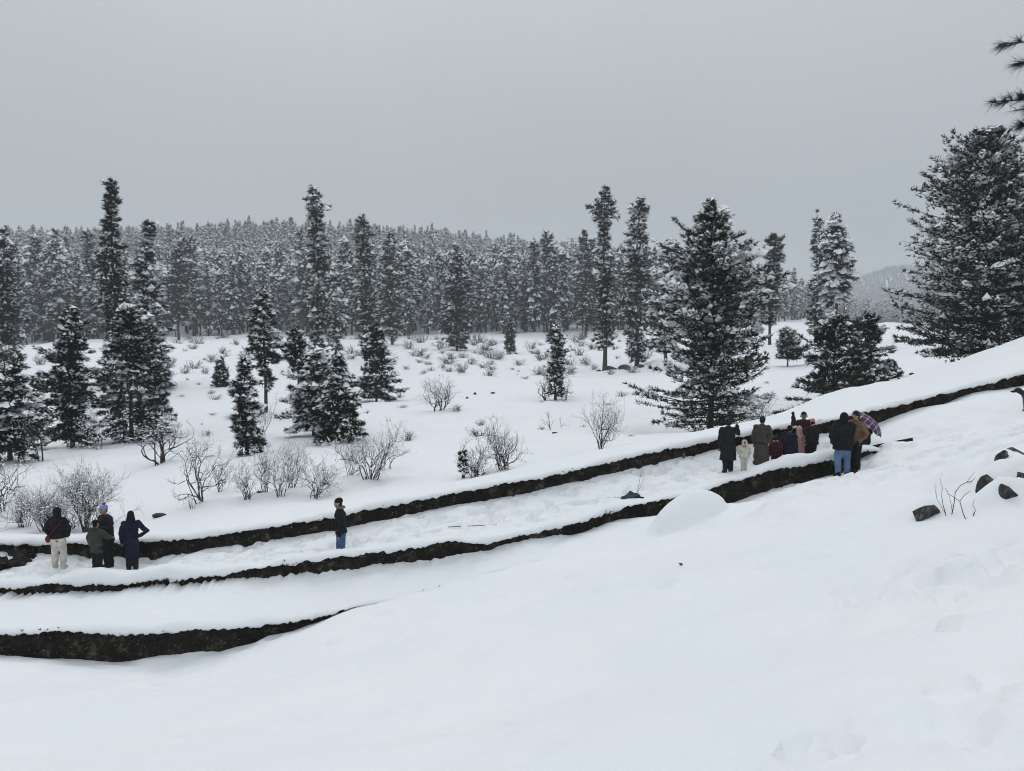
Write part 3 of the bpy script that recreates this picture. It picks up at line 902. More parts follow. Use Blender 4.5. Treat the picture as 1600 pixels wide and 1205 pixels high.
# ------------------------------------------------------------------ forest
FV = []
def far_variant(k):
    r = random.Random(500 + k)
    H = 22.0
    if k % 3 == 0:      # lopped column with a tuft
        prof = [(0.14, 1.4), (0.30, 2.0), (0.6, 1.6), (0.80, 1.1), (0.88, 1.9), (0.94, 0.9), (1.0, 0.05)]
    elif k % 3 == 1:    # spire
        prof = [(0.10, 2.2), (0.25, 2.9), (0.5, 2.1), (0.75, 1.1), (0.90, 0.5), (1.0, 0.05)]
    else:               # round headed
        prof = [(0.20, 1.8), (0.35, 2.6), (0.6, 2.2), (0.8, 1.5), (0.92, 0.7), (1.0, 0.05)]
    front = k < 4          # darker, narrower trees of the front ranks
    prof = [(a, b * (0.72 if front else 0.85)) for a, b in prof]
    arrs = conifer(600 + k, H, prof, 150, 10, 0.75, 0.21, 5, (-0.45, 0.15), 0.0, lat=0.65, psnow=0.60 if front else 0.95, ssize=0.42, flat=0.7, trunk_r=0.26, dk=4,
                   inner=0.05, limb=False, jitter=(0.4, 1.3))
    return tree_meshes("forest_tree%d" % k, arrs, "needle_dark")
NVAR = 8
FV = [far_variant(k) for k in range(NVAR)]

frng = np.random.default_rng(77)
def forest_points():
    pts = []
    # front forest and the hill behind it
    sp = 5.4
    gx, gy = np.meshgrid(np.arange(-620, 420, sp), np.arange(190, 700, sp))
    gx = (gx + frng.uniform(-0.5, 0.5, gx.shape) * sp).ravel(); gy = (gy + frng.uniform(-0.5, 0.5, gy.shape) * sp).ravel()
    u = Uof(gx, gy)
    edge_y = np.interp(u, [-300, 0, 60, 150, 300, 450, 600, 750, 900, 1000, 1100, 1180, 1240, 1300, 1400],
                       [195, 195, 200, 215, 238, 236, 228, 236, 232, 228, 240, 262, 330, 430, 520])
    edge_y = edge_y + 22 * fbm(gx * 0.03, gy * 0 + 1, 131, 3)
    ok = (gy > edge_y) & (u > -160) & (u < 1420) & (frng.uniform(0, 1, len(gx)) < 0.93)
    ok &= ~((u > 1250) & (gy > 480))
    pts.append(np.stack([gx[ok], gy[ok]], 1))
    # thin, irregular fringe in front of the edge
    # far right hill
    sp = 8.5
    gx, gy = np.meshgrid(np.arange(150, 1900, sp), np.arange(430, 2500, sp))
    gx = (gx + frng.uniform(-0.5, 0.5, gx.shape) * sp).ravel(); gy = (gy + frng.uniform(-0.5, 0.5, gy.shape) * sp).ravel()
    u = Uof(gx, gy)
    ok = (u > 1225) & (u < 1640) & (gy > 470 + 40 * fbm(gx * 0.01, gy * 0, 7, 2))
    clear = np.exp(-((u - 1352) / 26) ** 2 - ((gy - 640) / 80) ** 2) > 0.35
    ok &= ~clear
    pts.append(np.stack([gx[ok], gy[ok]], 1))
    return np.concatenate(pts)
FP = forest_points()
fz = valley_height(FP[:, 0], FP[:, 1])
fs = np.clip(frng.normal(0.86, 0.17, len(FP)), 0.4, 1.3) * np.interp(FP[:, 1], [230, 290, 420, 620, 2500], [1.22, 1.05, 0.80, 0.66, 0.70])
fr = frng.uniform(0, 2 * PI, len(FP))
fk = np.where(FP[:, 1] + frng.normal(0, 35, len(FP)) < 300, frng.integers(0, 4, len(FP)), frng.integers(4, 8, len(FP)))
fu = Uof(FP[:, 0], FP[:, 1])
show = np.where((fu > -15) & (fu < 1615), fs / FP[:, 1], 0)
order = np.argsort(-show)
near_ids = order[:300]
for k in range(NVAR):                      # every kind stands at least once among the single trees
    if not (fk[near_ids] == k).any():
        fk[near_ids[-1 - k]] = k
rest = order[300:]
src = {}
for i in near_ids:
    k = int(fk[i])
    t_ = plant_tree("forest_tree", FV[k], (FP[i, 0], FP[i, 1], fz[i] - 0.1), float(fr[i]), float(fs[i]),
                    "snow dusted conifer in the front ranks of the forest beyond the field", "tree", "conifers along the front of the forest")
    if k not in src:
        cr_ = [q for q in t_.children if q.name.startswith("crown")][0]
        tr_ = [q for q in t_.children if q.name.startswith("trunk")][0]
        src[k] = (tr_, cr_, cr_.children[0])

def forest_mass(ids):
    me = bpy.data.meshes.new("forest")
    V = np.stack([FP[ids, 0], FP[ids, 1], fz[ids] - 0.1], 1).astype(np.float32)
    me.vertices.add(len(V)); me.vertices.foreach_set("co", V.ravel())
    for nm, ty, arr in (("variant", 'INT', fk[ids].astype(np.int32)), ("tscale", 'FLOAT', fs[ids].astype(np.float32)), ("trot", 'FLOAT', fr[ids].astype(np.float32))):
        a = me.attributes.new(nm, ty, 'POINT')
        a.data.foreach_set("value", arr)
    o = mesh_obj("forest", me)
    tag(o, "far forest of snow dusted conifers covering the hills", "forest", kind="stuff")
    ng = bpy.data.node_groups.new("forest_mass", 'GeometryNodeTree')
    ng.interface.new_socket("Geometry", in_out='INPUT', socket_type='NodeSocketGeometry')
    ng.interface.new_socket("Geometry", in_out='OUTPUT', socket_type='NodeSocketGeometry')
    gi = ng.nodes.new("NodeGroupInput"); go = ng.nodes.new("NodeGroupOutput")
    jn = ng.nodes.new("GeometryNodeJoinGeometry")
    def attr(nm, ty):
        n = ng.nodes.new("GeometryNodeInputNamedAttribute"); n.data_type = ty; n.inputs["Name"].default_value = nm
        return n
    av, as_, ar = attr("variant", 'INT'), attr("tscale", 'FLOAT'), attr("trot", 'FLOAT')
    cx = ng.nodes.new("ShaderNodeCombineXYZ")
    ng.links.new(ar.outputs["Attribute"], cx.inputs[2])
    for k in range(NVAR):
        cmp_ = ng.nodes.new("FunctionNodeCompare"); cmp_.data_type = 'INT'; cmp_.operation = 'EQUAL'
        ng.links.new(av.outputs["Attribute"], cmp_.inputs["A"] if cmp_.inputs["A"].type == 'INT' else [q for q in cmp_.inputs if q.name == "A" and q.type == 'INT'][0])
        [q for q in cmp_.inputs if q.name == "B" and q.type == 'INT'][0].default_value = k
        for ob in src[k]:
            oi = ng.nodes.new("GeometryNodeObjectInfo"); oi.transform_space = 'ORIGINAL'
            oi.inputs["Object"].default_value = ob
            oi.inputs["As Instance"].default_value = True
            ip = ng.nodes.new("GeometryNodeInstanceOnPoints")
            ng.links.new(gi.outputs[0], ip.inputs["Points"])
            ng.links.new(cmp_.outputs[0], ip.inputs["Selection"])
            ng.links.new(oi.outputs["Geometry"], ip.inputs["Instance"])
            ng.links.new(cx.outputs[0], ip.inputs["Rotation"])
            ng.links.new(as_.outputs["Attribute"], ip.inputs["Scale"])
            ng.links.new(ip.outputs[0], jn.inputs[0])
    ng.links.new(jn.outputs[0], go.inputs[0])
    md = o.modifiers.new("instances", 'NODES'); md.node_group = ng
forest_mass(rest)

# ------------------------------------------------------------------ ground lookup for things that stand on it
from mathutils.bvhtree import BVHTree
_bv = []
for o in list(COL.objects):
    if o.name in ("ground_slope", "ground_terrace", "path", "ground_bank", "ground_valley"):
        me = o.data
        vs = np.empty(len(me.vertices) * 3, np.float32); me.vertices.foreach_get("co", vs)
        fs_ = np.empty(len(me.loops), np.int32); me.loops.foreach_get("vertex_index", fs_)
        _bv.append(BVHTree.FromPolygons(vs.reshape(-1, 3).tolist(), fs_.reshape(-1, 4).tolist()))
def drop(X, Y):
    best = -1e9
    for b in _bv:
        h = b.ray_cast(Vector((X, Y, 60)), Vector((0, 0, -1)))
        if h[0] is not None and h[0].z > best:
            best = h[0].z
    return best
def spot(u, Y):
    X = Xof(u, Y); Z = drop(X, Y)
    for _ in range(2):                      # the view axis dips a little below the horizon
        X = (u - CU) / F_PX * (Y * math.cos(PITCH) - Z * math.sin(PITCH)); Z = drop(X, Y)
    return X, Y, Z

# ------------------------------------------------------------------ bare shrubs
def shrub_arrays(seed, h, w, stems=5, depth=4, upright=0.5, psnow=0.40, r0=None, kids=(2, 3), bend=0.25):
    rng = np.random.default_rng(seed)
    V, Fq, off = [], [], 0
    sc_, sd2, ss = [], [], []
    r0 = r0 or 0.014 * h + 0.006
    def grow(p, d, ln, r, lev):
        nonlocal off
        n = 4 if lev > 1 else 3
        pts = [p]
        dd = d
        for i in range(n - 1):
            dd = dd + rng.normal(0, bend, 3) + np.array([0, 0, 0.06])
            dd = dd / np.linalg.norm(dd)
            pts.append(pts[-1] + dd * ln / (n - 1))
        rr = np.linspace(r, r * 0.62, n)
        v_, f_ = tube(pts, rr, 4 if lev > 1 else 3)
        V.append(v_); Fq.append(np.array(f_) + off); off += len(v_)
        for i in range(n - 1):
            if abs(dd[2]) < 0.85 and rng.uniform() < psnow:
                sc_.append((pts[i] + pts[i + 1]) / 2 + np.array([0, 0, r * 0.9])); sd2.append(pts[i + 1] - pts[i]); ss.append(ln / (n - 1) * 0.45)
        if lev == 0:
            return
        k = rng.integers(kids[0], kids[1] + 1)
        for j in range(k):
            q = pts[rng.integers(1, n)] if j else pts[-1]
            a = dd + rng.normal(0, 0.55, 3) + np.array([0, 0, 0.12])
            a = a / np.linalg.norm(a)
            grow(q, a, ln * rng.uniform(0.55, 0.85), max(r * 0.58, 0.0022), lev - 1)
    tot = sum(0.72 ** i for i in range(depth + 1))
    for s_ in range(stems):
        az = rng.uniform(0, 2 * PI)
        out = rng.uniform(0.15, 1.0) * (w / max(h, 0.01)) * 0.5
        d = np.array([math.cos(az) * out, math.sin(az) * out, 1.0 * upright + 0.5])
        d /= np.linalg.norm(d)
        b = np.array([math.cos(az), math.sin(az), 0]) * rng.uniform(0, 0.12) * w
        b[2] = -0.08
        grow(b, d, h / tot * rng.uniform(0.8, 1.15), r0 * rng.uniform(0.6, 1.15), depth)
    V = np.concatenate(V); Fq = np.concatenate(Fq)
    if sc_:
        sz = np.array(ss)[:, None]
        SV, SF = domes(rng, np.array(sc_), np.array(sd2), sz, 0.30, 5)
    else:
        SV, SF = np.zeros((0, 3)), np.zeros((0, 3), int)
    return (V, Fq), (SV, SF)

def shrub(name, u, Y, hpx, wpx, label, seed, mat="twig", group=None, cat="shrub", **kw):
    h = hpx * Y / F_PX; w = wpx * Y / F_PX
    (v, f), (sv, sf) = shrub_arrays(seed, h, w, **kw)
    # fit to the height seen
    zmax = v[:, 2].max(); k = h / zmax
    kx = min(1.6, max(0.6, w / (2 * np.percentile(np.abs(v[:, 0]), 98) + 1e-6)))
    S = np.array([kx, kx, k])
    r = empty(name, spot(u, Y))
    b = mesh_obj("branches", tri_mesh(name, v * S, f, M[mat], True), r)
    if len(sv):
        tag(mesh_obj("snow_load", tri_mesh(name + "_snow", sv * S, sf, M["load"], True), b), kind="stuff")
    tag(r, label, cat, group)
    return r

SH = "bare_shrub"
shrub(SH, 132, 24.0, 135, 90, "tall upright bare shrub behind the wall, rising between the people at the left", 301, stems=16, depth=4, kids=(2, 4), upright=1.3, r0=0.022, bend=0.14)
shrub(SH, 75, 24.3, 95, 90, "snow filled bare thicket behind the white trousered person", 302, stems=26, depth=4, upright=1.0, psnow=0.5, r0=0.016, bend=0.16)
shrub(SH, 38, 25.2, 85, 70, "thin twiggy thicket left of the white trousered person's head", 303, stems=20, depth=4, upright=1.0, psnow=0.45, r0=0.015, bend=0.18)
shrub(SH, 4, 27.0, 110, 70, "bare shrub with crooked limbs cut by the left frame edge", 304, stems=5, depth=4, psnow=0.35)
shrub(SH, 100, 24.6, 60, 80, "low snow clotted shrub at the wall behind the left group", 305, stems=12, depth=3, psnow=0.7, r0=0.014)
shrub("bare_tree", 66, 38.0, 118, 70, "dark bare tree with a forked trunk between the two left spruces", 306, stems=3, depth=5, upright=0.9, r0=0.07, cat="tree")
shrub(SH, 155, 44.0, 90, 60, "grey twig tangle between the two dense left spruces", 307, mat="scrub", stems=8, depth=4, r0=0.03)
shrub(SH, 252, 34.0, 92, 90, "three stemmed shrub with brown twig mass at the foot of the left spruces", 308, stems=6, depth=5, upright=0.8, psnow=0.4, r0=0.05)
shrub(SH, 310, 25.2, 112, 92, "wide bare shrub with a stout middle stem, left of the slim dark spruce", 309, stems=6, depth=5, upright=0.6, r0=0.035)
shrub(SH, 390, 25.4, 66, 56, "smallest of the bare shrubs in the row behind the wall", 310, stems=7, depth=5, upright=0.7, psnow=0.35, r0=0.02)
shrub(SH, 437, 25.4, 100, 66, "bare shrub with snow in its crotch, second of the wall row's close pair", 311, stems=7, depth=5, upright=1.0, psnow=0.35, r0=0.024)
shrub(SH, 492, 25.6, 76, 78, "rounded fine twigged shrub next to the widest bare shrub", 312, stems=8, depth=5, upright=0.6, psnow=0.3, r0=0.02)
shrub(SH, 578, 27.2, 108, 118, "widest bare shrub, fanning out right of the spruce pair", 313, stems=9, depth=5, upright=0.45, r0=0.032)
shrub(SH, 686, 55.0, 58, 64, "round bare shrub alone on the open snow at mid field", 314, stems=9, depth=5, upright=0.5, r0=0.04)
shrub(SH, 745, 26.0, 78, 64, "left half of the double bare shrub above the wall's middle", 315, stems=8, depth=5, upright=0.6, r0=0.03)
shrub(SH, 786, 26.0, 92, 72, "right half of the double bare shrub above the wall's middle", 316, stems=9, depth=5, upright=0.8, r0=0.034)
shrub(SH, 740, 24.6, 38, 60, "low brushy twigs against the wall snow under the double shrub", 317, stems=16, depth=3, r0=0.012)
shrub(SH, 866, 40.0, 34, 48, "small sparse shrub floating alone on clean snow right of the double shrub", 318, stems=4, depth=3, upright=0.4, r0=0.02)
shrub(SH, 940, 27.6, 100, 72, "leaning fan shaped bare shrub left of the broad pine", 319, stems=9, depth=5, upright=0.8, r0=0.024)
shrub(SH, 1192, 38.0, 70, 64, "fine grey shrub tucked against the broad pine's right skirt", 320, mat="scrub", stems=7, depth=4, psnow=0.4, r0=0.03)
shrub(SH, 1262, 28.0, 28, 46, "spray of short bare twigs sticking out of the bank behind the waving woman", 321, stems=8, depth=2, r0=0.012)
shrub(SH, 852, 64.0, 48, 34, "bare saplings at the left foot of the narrow ragged fir", 322, stems=5, depth=3, upright=1.2, r0=0.045)
shrub(SH, 884, 64.0, 44, 30, "dark bare saplings at the right foot of the narrow ragged fir", 323, stems=4, depth=3, upright=1.2, r0=0.05)
shrub(SH, 200, 24.2, 48, 30, "single thin twig stem above the blue dressed woman's head", 324, stems=2, depth=2, upright=1.5, r0=0.008)
shrub(SH, 700, 62.0, 28, 34, "snow lumped shrub just behind the round mid field shrub", 325, mat="scrub", stems=8, depth=3, psnow=0.8, r0=0.03)
shrub(SH, 410, 47.0, 70, 50, "pale twig tangle beneath the tiered spruce", 326, mat="scrub", stems=5, depth=4, r0=0.025)
shrub(SH, 605, 29.5, 50, 60, "pale twigs rising behind the widest bare shrub", 327, mat="scrub", stems=6, depth=4, r0=0.014)
shrub(SH, 1480, 12.3, 70, 62, "arched bare sprig poking out of snow beside the grey boulder", 328, stems=2, depth=2, upright=0.35, r0=0.010, psnow=0.0)
shrub(SH, 1515, 11.9, 40, 50, "shorter arched sprig below the dark rock gaps", 329, stems=2, depth=1, upright=0.3, r0=0.008, psnow=0.0)
shrub(SH, 990, 20.9, 42, 30, "two thin dead stalks stuck in the path beside the blue bundle", 330, stems=2, depth=0, upright=2.5, r0=0.007, psnow=0.0)
shrub(SH, 300, 24.6, 34, 26, "small snowy twigs in the hollow behind the wall near the walker", 331, stems=4, depth=2, r0=0.01)
shrub(SH, 455, 27.0, 92, 60, "tall pale bare shrub rising behind the wall row's close pair", 332, mat="scrub", stems=8, depth=5, upright=1.0, r0=0.02)
shrub(SH, 415, 26.2, 84, 52, "upright bare shrub between the smallest shrub and the snow crotched one", 333, stems=7, depth=5, upright=1.1, r0=0.02)
shrub(SH, 545, 28.5, 70, 60, "fine twigged shrub crowding the left side of the widest bare shrub", 334, stems=8, depth=5, upright=0.8, r0=0.018)
shrub(SH, 345, 27.5, 60, 46, "slight pale shrub just right of the stout stemmed shrub", 335, mat="scrub", stems=6, depth=4, upright=0.9, r0=0.016)
hero("spruce_sapling", 724, 706, None, 25.2, [(738, 7), (726, 8), (714, 4)], "tiny dark conifer sapling leaning at the wall snow under the double shrub", 340, 0.2, needle="needle_dark", bl=0.10, dens=0.3, **SPR)

# scrub tufts of the field
TV = []
for k in range(6):
    (v, f), (sv, sf) = shrub_arrays(400 + k, 0.9, 1.6, stems=16, depth=2, upright=0.7, psnow=0.25, r0=0.020, kids=(2, 3))
    v = v * np.array([1, 1, 0.9 / v[:, 2].max()])
    TV.append((tri_mesh("tuft%d" % k, v, f, M["scrub"], True), tri_mesh("tuft_snow%d" % k, sv, sf, M["load"], True)))
trng = np.random.default_rng(909)
tufts = [(300, 545), (320, 562), (290, 583), (310, 600), (265, 575), (290, 548), (370, 540), (385, 555), (440, 540), (548, 552), (560, 556), (640, 545), (645, 556), (665, 560),
         (672, 570), (635, 577), (700, 568), (705, 540), (690, 553), (755, 575), (775, 590), (808, 585), (820, 592), (845, 540), (895, 548), (905, 555), (880, 535), (910, 530),
         (830, 545), (840, 553), (750, 555), (760, 548), (925, 545), (960, 545), (965, 560), (870, 560), (890, 570), (812, 570), (725, 560), (735, 568), (300, 535), (340, 530),
         (770, 540), (560, 530), (520, 535), (600, 570), (720, 545), (900, 535), (1010, 560), (1025, 550), (1200, 600), (1260, 560), (1330, 545), (1370, 560), (1390, 575), (940, 530), (850, 575), (640, 530), (660, 535), (40, 560), (60, 570)]
for k_ in range(84):
    tufts.append((float(trng.choice([trng.uniform(250, 420), trng.uniform(520, 1000), trng.uniform(600, 950)])), float(trng.uniform(527, 590))))
for k_ in range(26):
    tufts.append((float(trng.choice([trng.uniform(260, 460), trng.uniform(600, 1000)])), float(trng.uniform(590, 690))))
tuft_list = []
for (u, v) in tufts:
    # distance at which the ground shows at that row
    ys_ = np.geomspace(27, 232, 300)
    zz_ = valley_height(Xof(u, ys_), ys_)
    vv_ = 520 - zz_ / ys_ * 1200
    Yt = float(ys_[np.argmin(np.abs(vv_ - v))])
    k = int(trng.integers(0, 6))
    r = empty("scrub_tuft", (Xof(u, Yt), Yt, drop(Xof(u, Yt), Yt) - 0.05), float(trng.uniform(0, 6.28)), float(trng.uniform(0.45, 1.9)) * (max(0.6, Yt / 110) if v < 590 else 0.45))
    r.scale = (r.scale[0] * float(trng.uniform(1.1, 2.1)), r.scale[1] * 1.2, r.scale[2] * float(trng.uniform(0.75, 1.05)))
    b = mesh_obj("branches", TV[k][0], r)
    tag(mesh_obj("snow_load", TV[k][1], b), kind="stuff")
    tag(r, None, "shrub", "scrub tufts scattered over the field")
    tuft_list.append((u, v, r))

ANCH = [(345, 600, "tiny lone spruce"), (415, 600, "tiered spruce"), (588, 610, "cone shaped spruce"), (714, 545, "broad double fir column"), (797, 550, "stubby leafy post of fir"),
        (868, 600, "narrow ragged fir"), (945, 578, "first tufted twin fir"), (995, 572, "second tufted twin fir"), (1232, 574, "small round pine"), (613, 537, "dark flared fir"),
        (280, 530, "lone fir with curved foot"), (686, 640, "round mid field shrub"), (50, 545, "left edge fir"), (1380, 592, "bushy young pines"), (525, 545, "short snow lumped fir")]
ORD = ["nearest", "second", "third", "fourth", "fifth", "sixth", "seventh", "eighth", "ninth", "tenth", "eleventh", "twelfth", "thirteenth", "fourteenth", "fifteenth", "sixteenth", "seventeenth", "eighteenth"]
by = {}
for (u, v, r) in tuft_list:
    a = min(ANCH, key=lambda q: (q[0] - u) ** 2 + 4 * (q[1] - v) ** 2)
    du, dv = u - a[0], v - a[1]
    side = ("left of" if du < 0 else "right of") if abs(du) > 1.5 * abs(dv) else ("behind" if dv < 0 else "in front of")
    by.setdefault((side, a[2]), []).append((math.hypot(du, dv), r))
for (side, nm), lst in by.items():
    lst.sort(key=lambda q: q[0])
    for k, (d_, r) in enumerate(lst):
        r["label"] = "low grey brown scrub tuft, %s one %s the %s" % (ORD[min(k, 17)], side, nm)

# ------------------------------------------------------------------ rocks
def rock_mesh(seed, size, jag=0.35, sub=3):
    bm = bmesh.new()
    bmesh.ops.create_icosphere(bm, subdivisions=sub, radius=1.0)
    rng = np.random.default_rng(seed)
    n = nrm(rng.normal(size=(11, 3)))
    cut = rng.uniform(0.40, 0.78, 11)
    co = np.array([v.co[:] for v in bm.verts])
    for a, c_ in zip(n, cut):            # flat broken faces
        d_ = np.maximum(0, co @ a - c_)
        co = co - d_[:, None] * a * 0.96
    co = co * (1 + jag * 0.30 * fbm(co[:, 0] * 3.2 + co[:, 2], co[:, 1] * 3.2 - co[:, 2], seed, 3))[:, None]
    co = co * np.array(size)
    for v, q in zip(bm.verts, co):
        v.co = q
    me = bpy.data.meshes.new("rock")
    bm.to_mesh(me); bm.free()
    me.materials.append(M["rock"])
    return me

def rock(u, Y, wpx, hpx, label, seed, sink=0.35, rz=0.0, cap=False, name="boulder", tilt=0.0, dz=0.0):
    w = wpx * Y / F_PX / 2; h = hpx * Y / F_PX / 2
    x, y, z = spot(u, Y)
    r = empty(name, (x, y, z + h * (1 - sink) + dz), rz)
    st = mesh_obj("stone", rock_mesh(seed, (w, w * 0.8, h)), r)
    st.rotation_euler = (0, tilt, 0)
    if cap:
        me = rock_mesh(seed + 1, (w * 1.05, w * 0.95, h * 0.5), 0.2)
        me.materials.clear(); me.materials.append(M["load"])
        for p in me.polygons: p.use_smooth = True
        c_ = mesh_obj("snow_cap", me, r)
        c_.location = (0, w * 0.25, h * 0.85)
    tag(r, label, "rock")
    return r
rock(1446, 12.50, 54, 44, "angular grey boulder baring one face out of the snow near the frame's right", 511, 1.1, 0.4, name="boulder", tilt=0.5)
rock(1544, 12.95, 34, 62, "upright dark rock slit among snow pillows, right of the grey boulder", 502, 1.25, 0.0, tilt=-0.25)
rock(1584, 13.95, 66, 36, "flat dark rock at the top of the snowed boulder heap", 503, 1.1, 0.2)
rock(1574, 12.15, 44, 44, "lowest dark rock of the snowed boulder heap", 504, 1.2, 0.6, tilt=0.3)
rock(1566, 13.45, 22, 34, "small dark stone in the middle of the snowed boulder heap", 505, 0.9, 0.0, tilt=0.4)
rock(1600, 12.7, 40, 34, "rock crusted with snow at the heap's outer end by the frame", 506, 1.2, 0.0)
rock(1064, 13.4, 8, 6, "lone dark stone tip in a dimple of the near slope", 507, 0.45)
rock(976, 112, 22, 12, "wide dark rock in the cut bank below the tufted twins", 508, 0.7)
rock(953, 113, 24, 12, "dark root clod at the foot of the first tufted twin", 509, 0.7)
rock(1000, 112, 14, 8, "small dark rock at the foot of the second tufted twin", 510, 0.7)
rock(936, 116, 16, 6, "thin dark ledge of earth left of the tufted twins", 511, 0.7)
rock(248, 24.6, 26, 9, "flat dark log end under snow right of the blue dressed woman", 512, 0.7, cap=False)
rock(405, 26.2, 9, 8, "round dark stone below the smallest bare shrub", 513, 0.7)
rock(509, 27.0, 10, 6, "dark stone near the foot of the rounded shrub", 514, 0.7)
rock(866, 38, 12, 5, "dark stone sliver in the snow right of the small sparse shrub", 515, 0.7)
rock(742, 75, 9, 7, "single dark stone above the double shrub in mid field", 516, 0.7)
rock(771, 76, 9, 6, "dark stone further right along the mid field hummocks", 517, 0.7)
rock(730, 72, 8, 6, "dark stone beside the snow lumped shrub in mid field", 518, 0.7)
rock(1068, 23.0, 7, 14, "small dark stump sticking up from the path by the upper wall", 519, 0.2, name="stump")
rock(1405, 46, 9, 9, "dark stone on the snow below the tallest pine", 520, 0.7)
rock(1425, 47, 12, 7, "dark twiggy clod right of the stone below the tallest pine", 521, 0.3)
rock(347, 30, 9, 5, "dark leaf clump in the snow left of the slim dark spruce", 522, 0.3)

# crumbled cross wall at the left frame edge
def rubble_block():
    r = empty("wall_end", P(-8, 905, 19.9))
    rng = np.random.default_rng(61)
    for k in range(16):
        s_ = rng.uniform(0.16, 0.30)
        o = mesh_obj("stone", rock_mesh(700 + k, (s_, s_ * 0.9, s_ * 0.7), 0.5), r)
        o.data.materials.clear(); o.data.materials.append(M["wall"])
        t_ = k / 15.0
        o.location = (rng.uniform(-0.55, 0.32 - 0.2 * (1 - t_)) + 0.15 * t_, 0.0 + 1.3 * t_ + rng.uniform(-0.1, 0.1), rng.uniform(-0.05, 0.45))
    tag(r, "crumbled dark stone return of the wall at the left frame edge", "wall")
rubble_block()

# ------------------------------------------------------------------ lattice mast on the ridge
def mast():
    X, Y = Xof(893, 640), 640.0
    z0 = drop(X, Y); z1 = P(893, 372, Y)[2]
    r = empty("power_mast", (X, Y, z0))
    H = z1 - z0
    M["steel"] = bark_material("galvanised_steel", (0.10, 0.105, 0.11), (0.2, 0.2, 0.21), 0.5)
    def bar(a, b, rad, nm):
        v, f = tube([a, b], [rad, rad], 4)
        mesh_obj(nm, tri_mesh(nm, v, f, M["steel"]), r)
    B = 2.6
    for sx in (-1, 1):
        for sy in (-1, 1):
            bar((sx * B, sy * B, 0), (sx * 0.6, sy * 0.6, H), 0.22, "leg")
    for k in range(6):
        a = k / 6; b = (k + 1) / 6
        wa = B + (0.6 - B) * a; wb = B + (0.6 - B) * b
        for sy in (-1, 1):
            bar((-wa, sy * wa, H * a), (wb, sy * wb, H * b), 0.13, "brace")
            bar((wa, sy * wa, H * a), (-wb, sy * wb, H * b), 0.13, "brace")
    for zf in (0.78, 0.88, 0.97):
        bar((-5, 0, H * zf), (5, 0, H * zf), 0.2, "cross_arm")
    tag(r, "faint lattice power mast on the forested ridge", "mast")
mast()

# ------------------------------------------------------------------ near pine reaching in at the top right corner
def near_pine():
    rng = np.random.default_rng(88)
    Y0 = 10.2
    bx, by = 9.3, Y0
    bz = drop(bx, by)
    r = empty("pine_tree", (bx, by, bz))
    TVs, TFs, off = [], [], 0
    zz = np.linspace(-0.3, 9.5, 12)
    v, f = tube(np.stack([0.05 * np.sin(zz), 0.04 * np.cos(zz * 0.7), zz], 1), 0.17 * (1 - zz / 11.5).clip(0.05), 10)
    TVs.append(v); TFs.append(np.array(f)); off += len(v)
    pts, dirs = [], []
    def limb(h, az, L, e, k=1.0):
        nonlocal off
        s = np.linspace(0, 1, 8)
        ax = np.array([math.cos(az), math.sin(az), 0]); sd_ = np.array([-ax[1], ax[0], 0])
        q = ax[None, :] * (L * s)[:, None]
        q[:, 2] = h + L * (e * s - 0.10 * s * s)
        v, f = tube(q, np.linspace(0.030, 0.008, 8), 5)
        TVs.append(v); TFs.append(np.array(f) + off); off += len(v)
        for i in range(int(L * 9)):
            t = rng.uniform(0.3, 1.0); side = rng.choice((-1, 1)); ln = rng.uniform(0.15, 0.5) * (1.15 - t) * 1.6
            a = np.array([np.interp(t, s, q[:, c_]) for c_ in range(3)])
            d = ax * 0.8 + sd_ * side * 0.8 + np.array([0, 0, rng.uniform(-0.15, 0.15)])
            d /= np.linalg.norm(d)
            b = a + d * ln
            v, f = tube([a, (a + b) / 2 + [0, 0, 0.02], b], [0.007, 0.006, 0.004], 3)
            TVs.append(v); TFs.append(np.array(f) + off); off += len(v)
            for w_ in np.linspace(0.3, 1.0, 4):
                pts.append(a + (b - a) * w_); dirs.append(d + np.array([0, 0, 0.05]))
        for w_ in np.linspace(0.75, 1.0, 5):
            pts.append(np.array([np.interp(w_, s, q[:, c_]) for c_ in range(3)])); dirs.append(ax)
    # the limbs that reach into the picture
    for (u, v, zoff) in ((1574, 68, 0), (1596, 98, 0), (1553, 160, 0), (1590, 172, 0), (1594, 196, 0)):
        q = P(u, v, Y0 + rng.uniform(-0.4, 0.4)) - np.array([bx, by, bz])
        L = math.hypot(q[0], q[1]); az = math.atan2(q[1], q[0]); e = rng.uniform(-0.05, 0.05) + 0.05
        limb(q[2] - L * (e - 0.10), az, L, e)
    for k in range(34):
        h = rng.uniform(2.6, 9.3)
        az = rng.uniform(-PI, PI)
        L = 2.6 * (1 - h / 10.8) * rng.uniform(0.8, 1.1) + 0.3
        if math.cos(az) < -0.1:
            L = min(L, 1.3)
        limb(h, az, L, rng.uniform(0.0, 0.35))
    p = np.array(pts); d = nrm(np.array(dirs))
    CVv, CFf = blades(rng, p, d, 16, 0.165, 0.006, 0.42)
    CVv[2::3, 2] -= 0.03
    mesh_obj("trunk", tri_mesh("near_pine_trunk", np.concatenate(TVs), np.concatenate(TFs), M["bark"], True), r)
    mesh_obj("crown", tri_mesh("near_pine_crown", CVv, CFf, M["needle_dark"]), r)
    tag(r, "long needled pine whose dark branch tips reach in at the upper corner of the frame", "tree")
near_pine()

# ------------------------------------------------------------------ people
M["skin"] = cloth((0.33, 0.19, 0.13), 60.0, 0.55)
M["hairm"] = cloth((0.012, 0.010, 0.009), 120.0, 0.6)
M["eye"] = cloth((0.01, 0.008, 0.007), 50.0, 0.3)
M["lip"] = cloth((0.20, 0.07, 0.06), 50.0, 0.5)

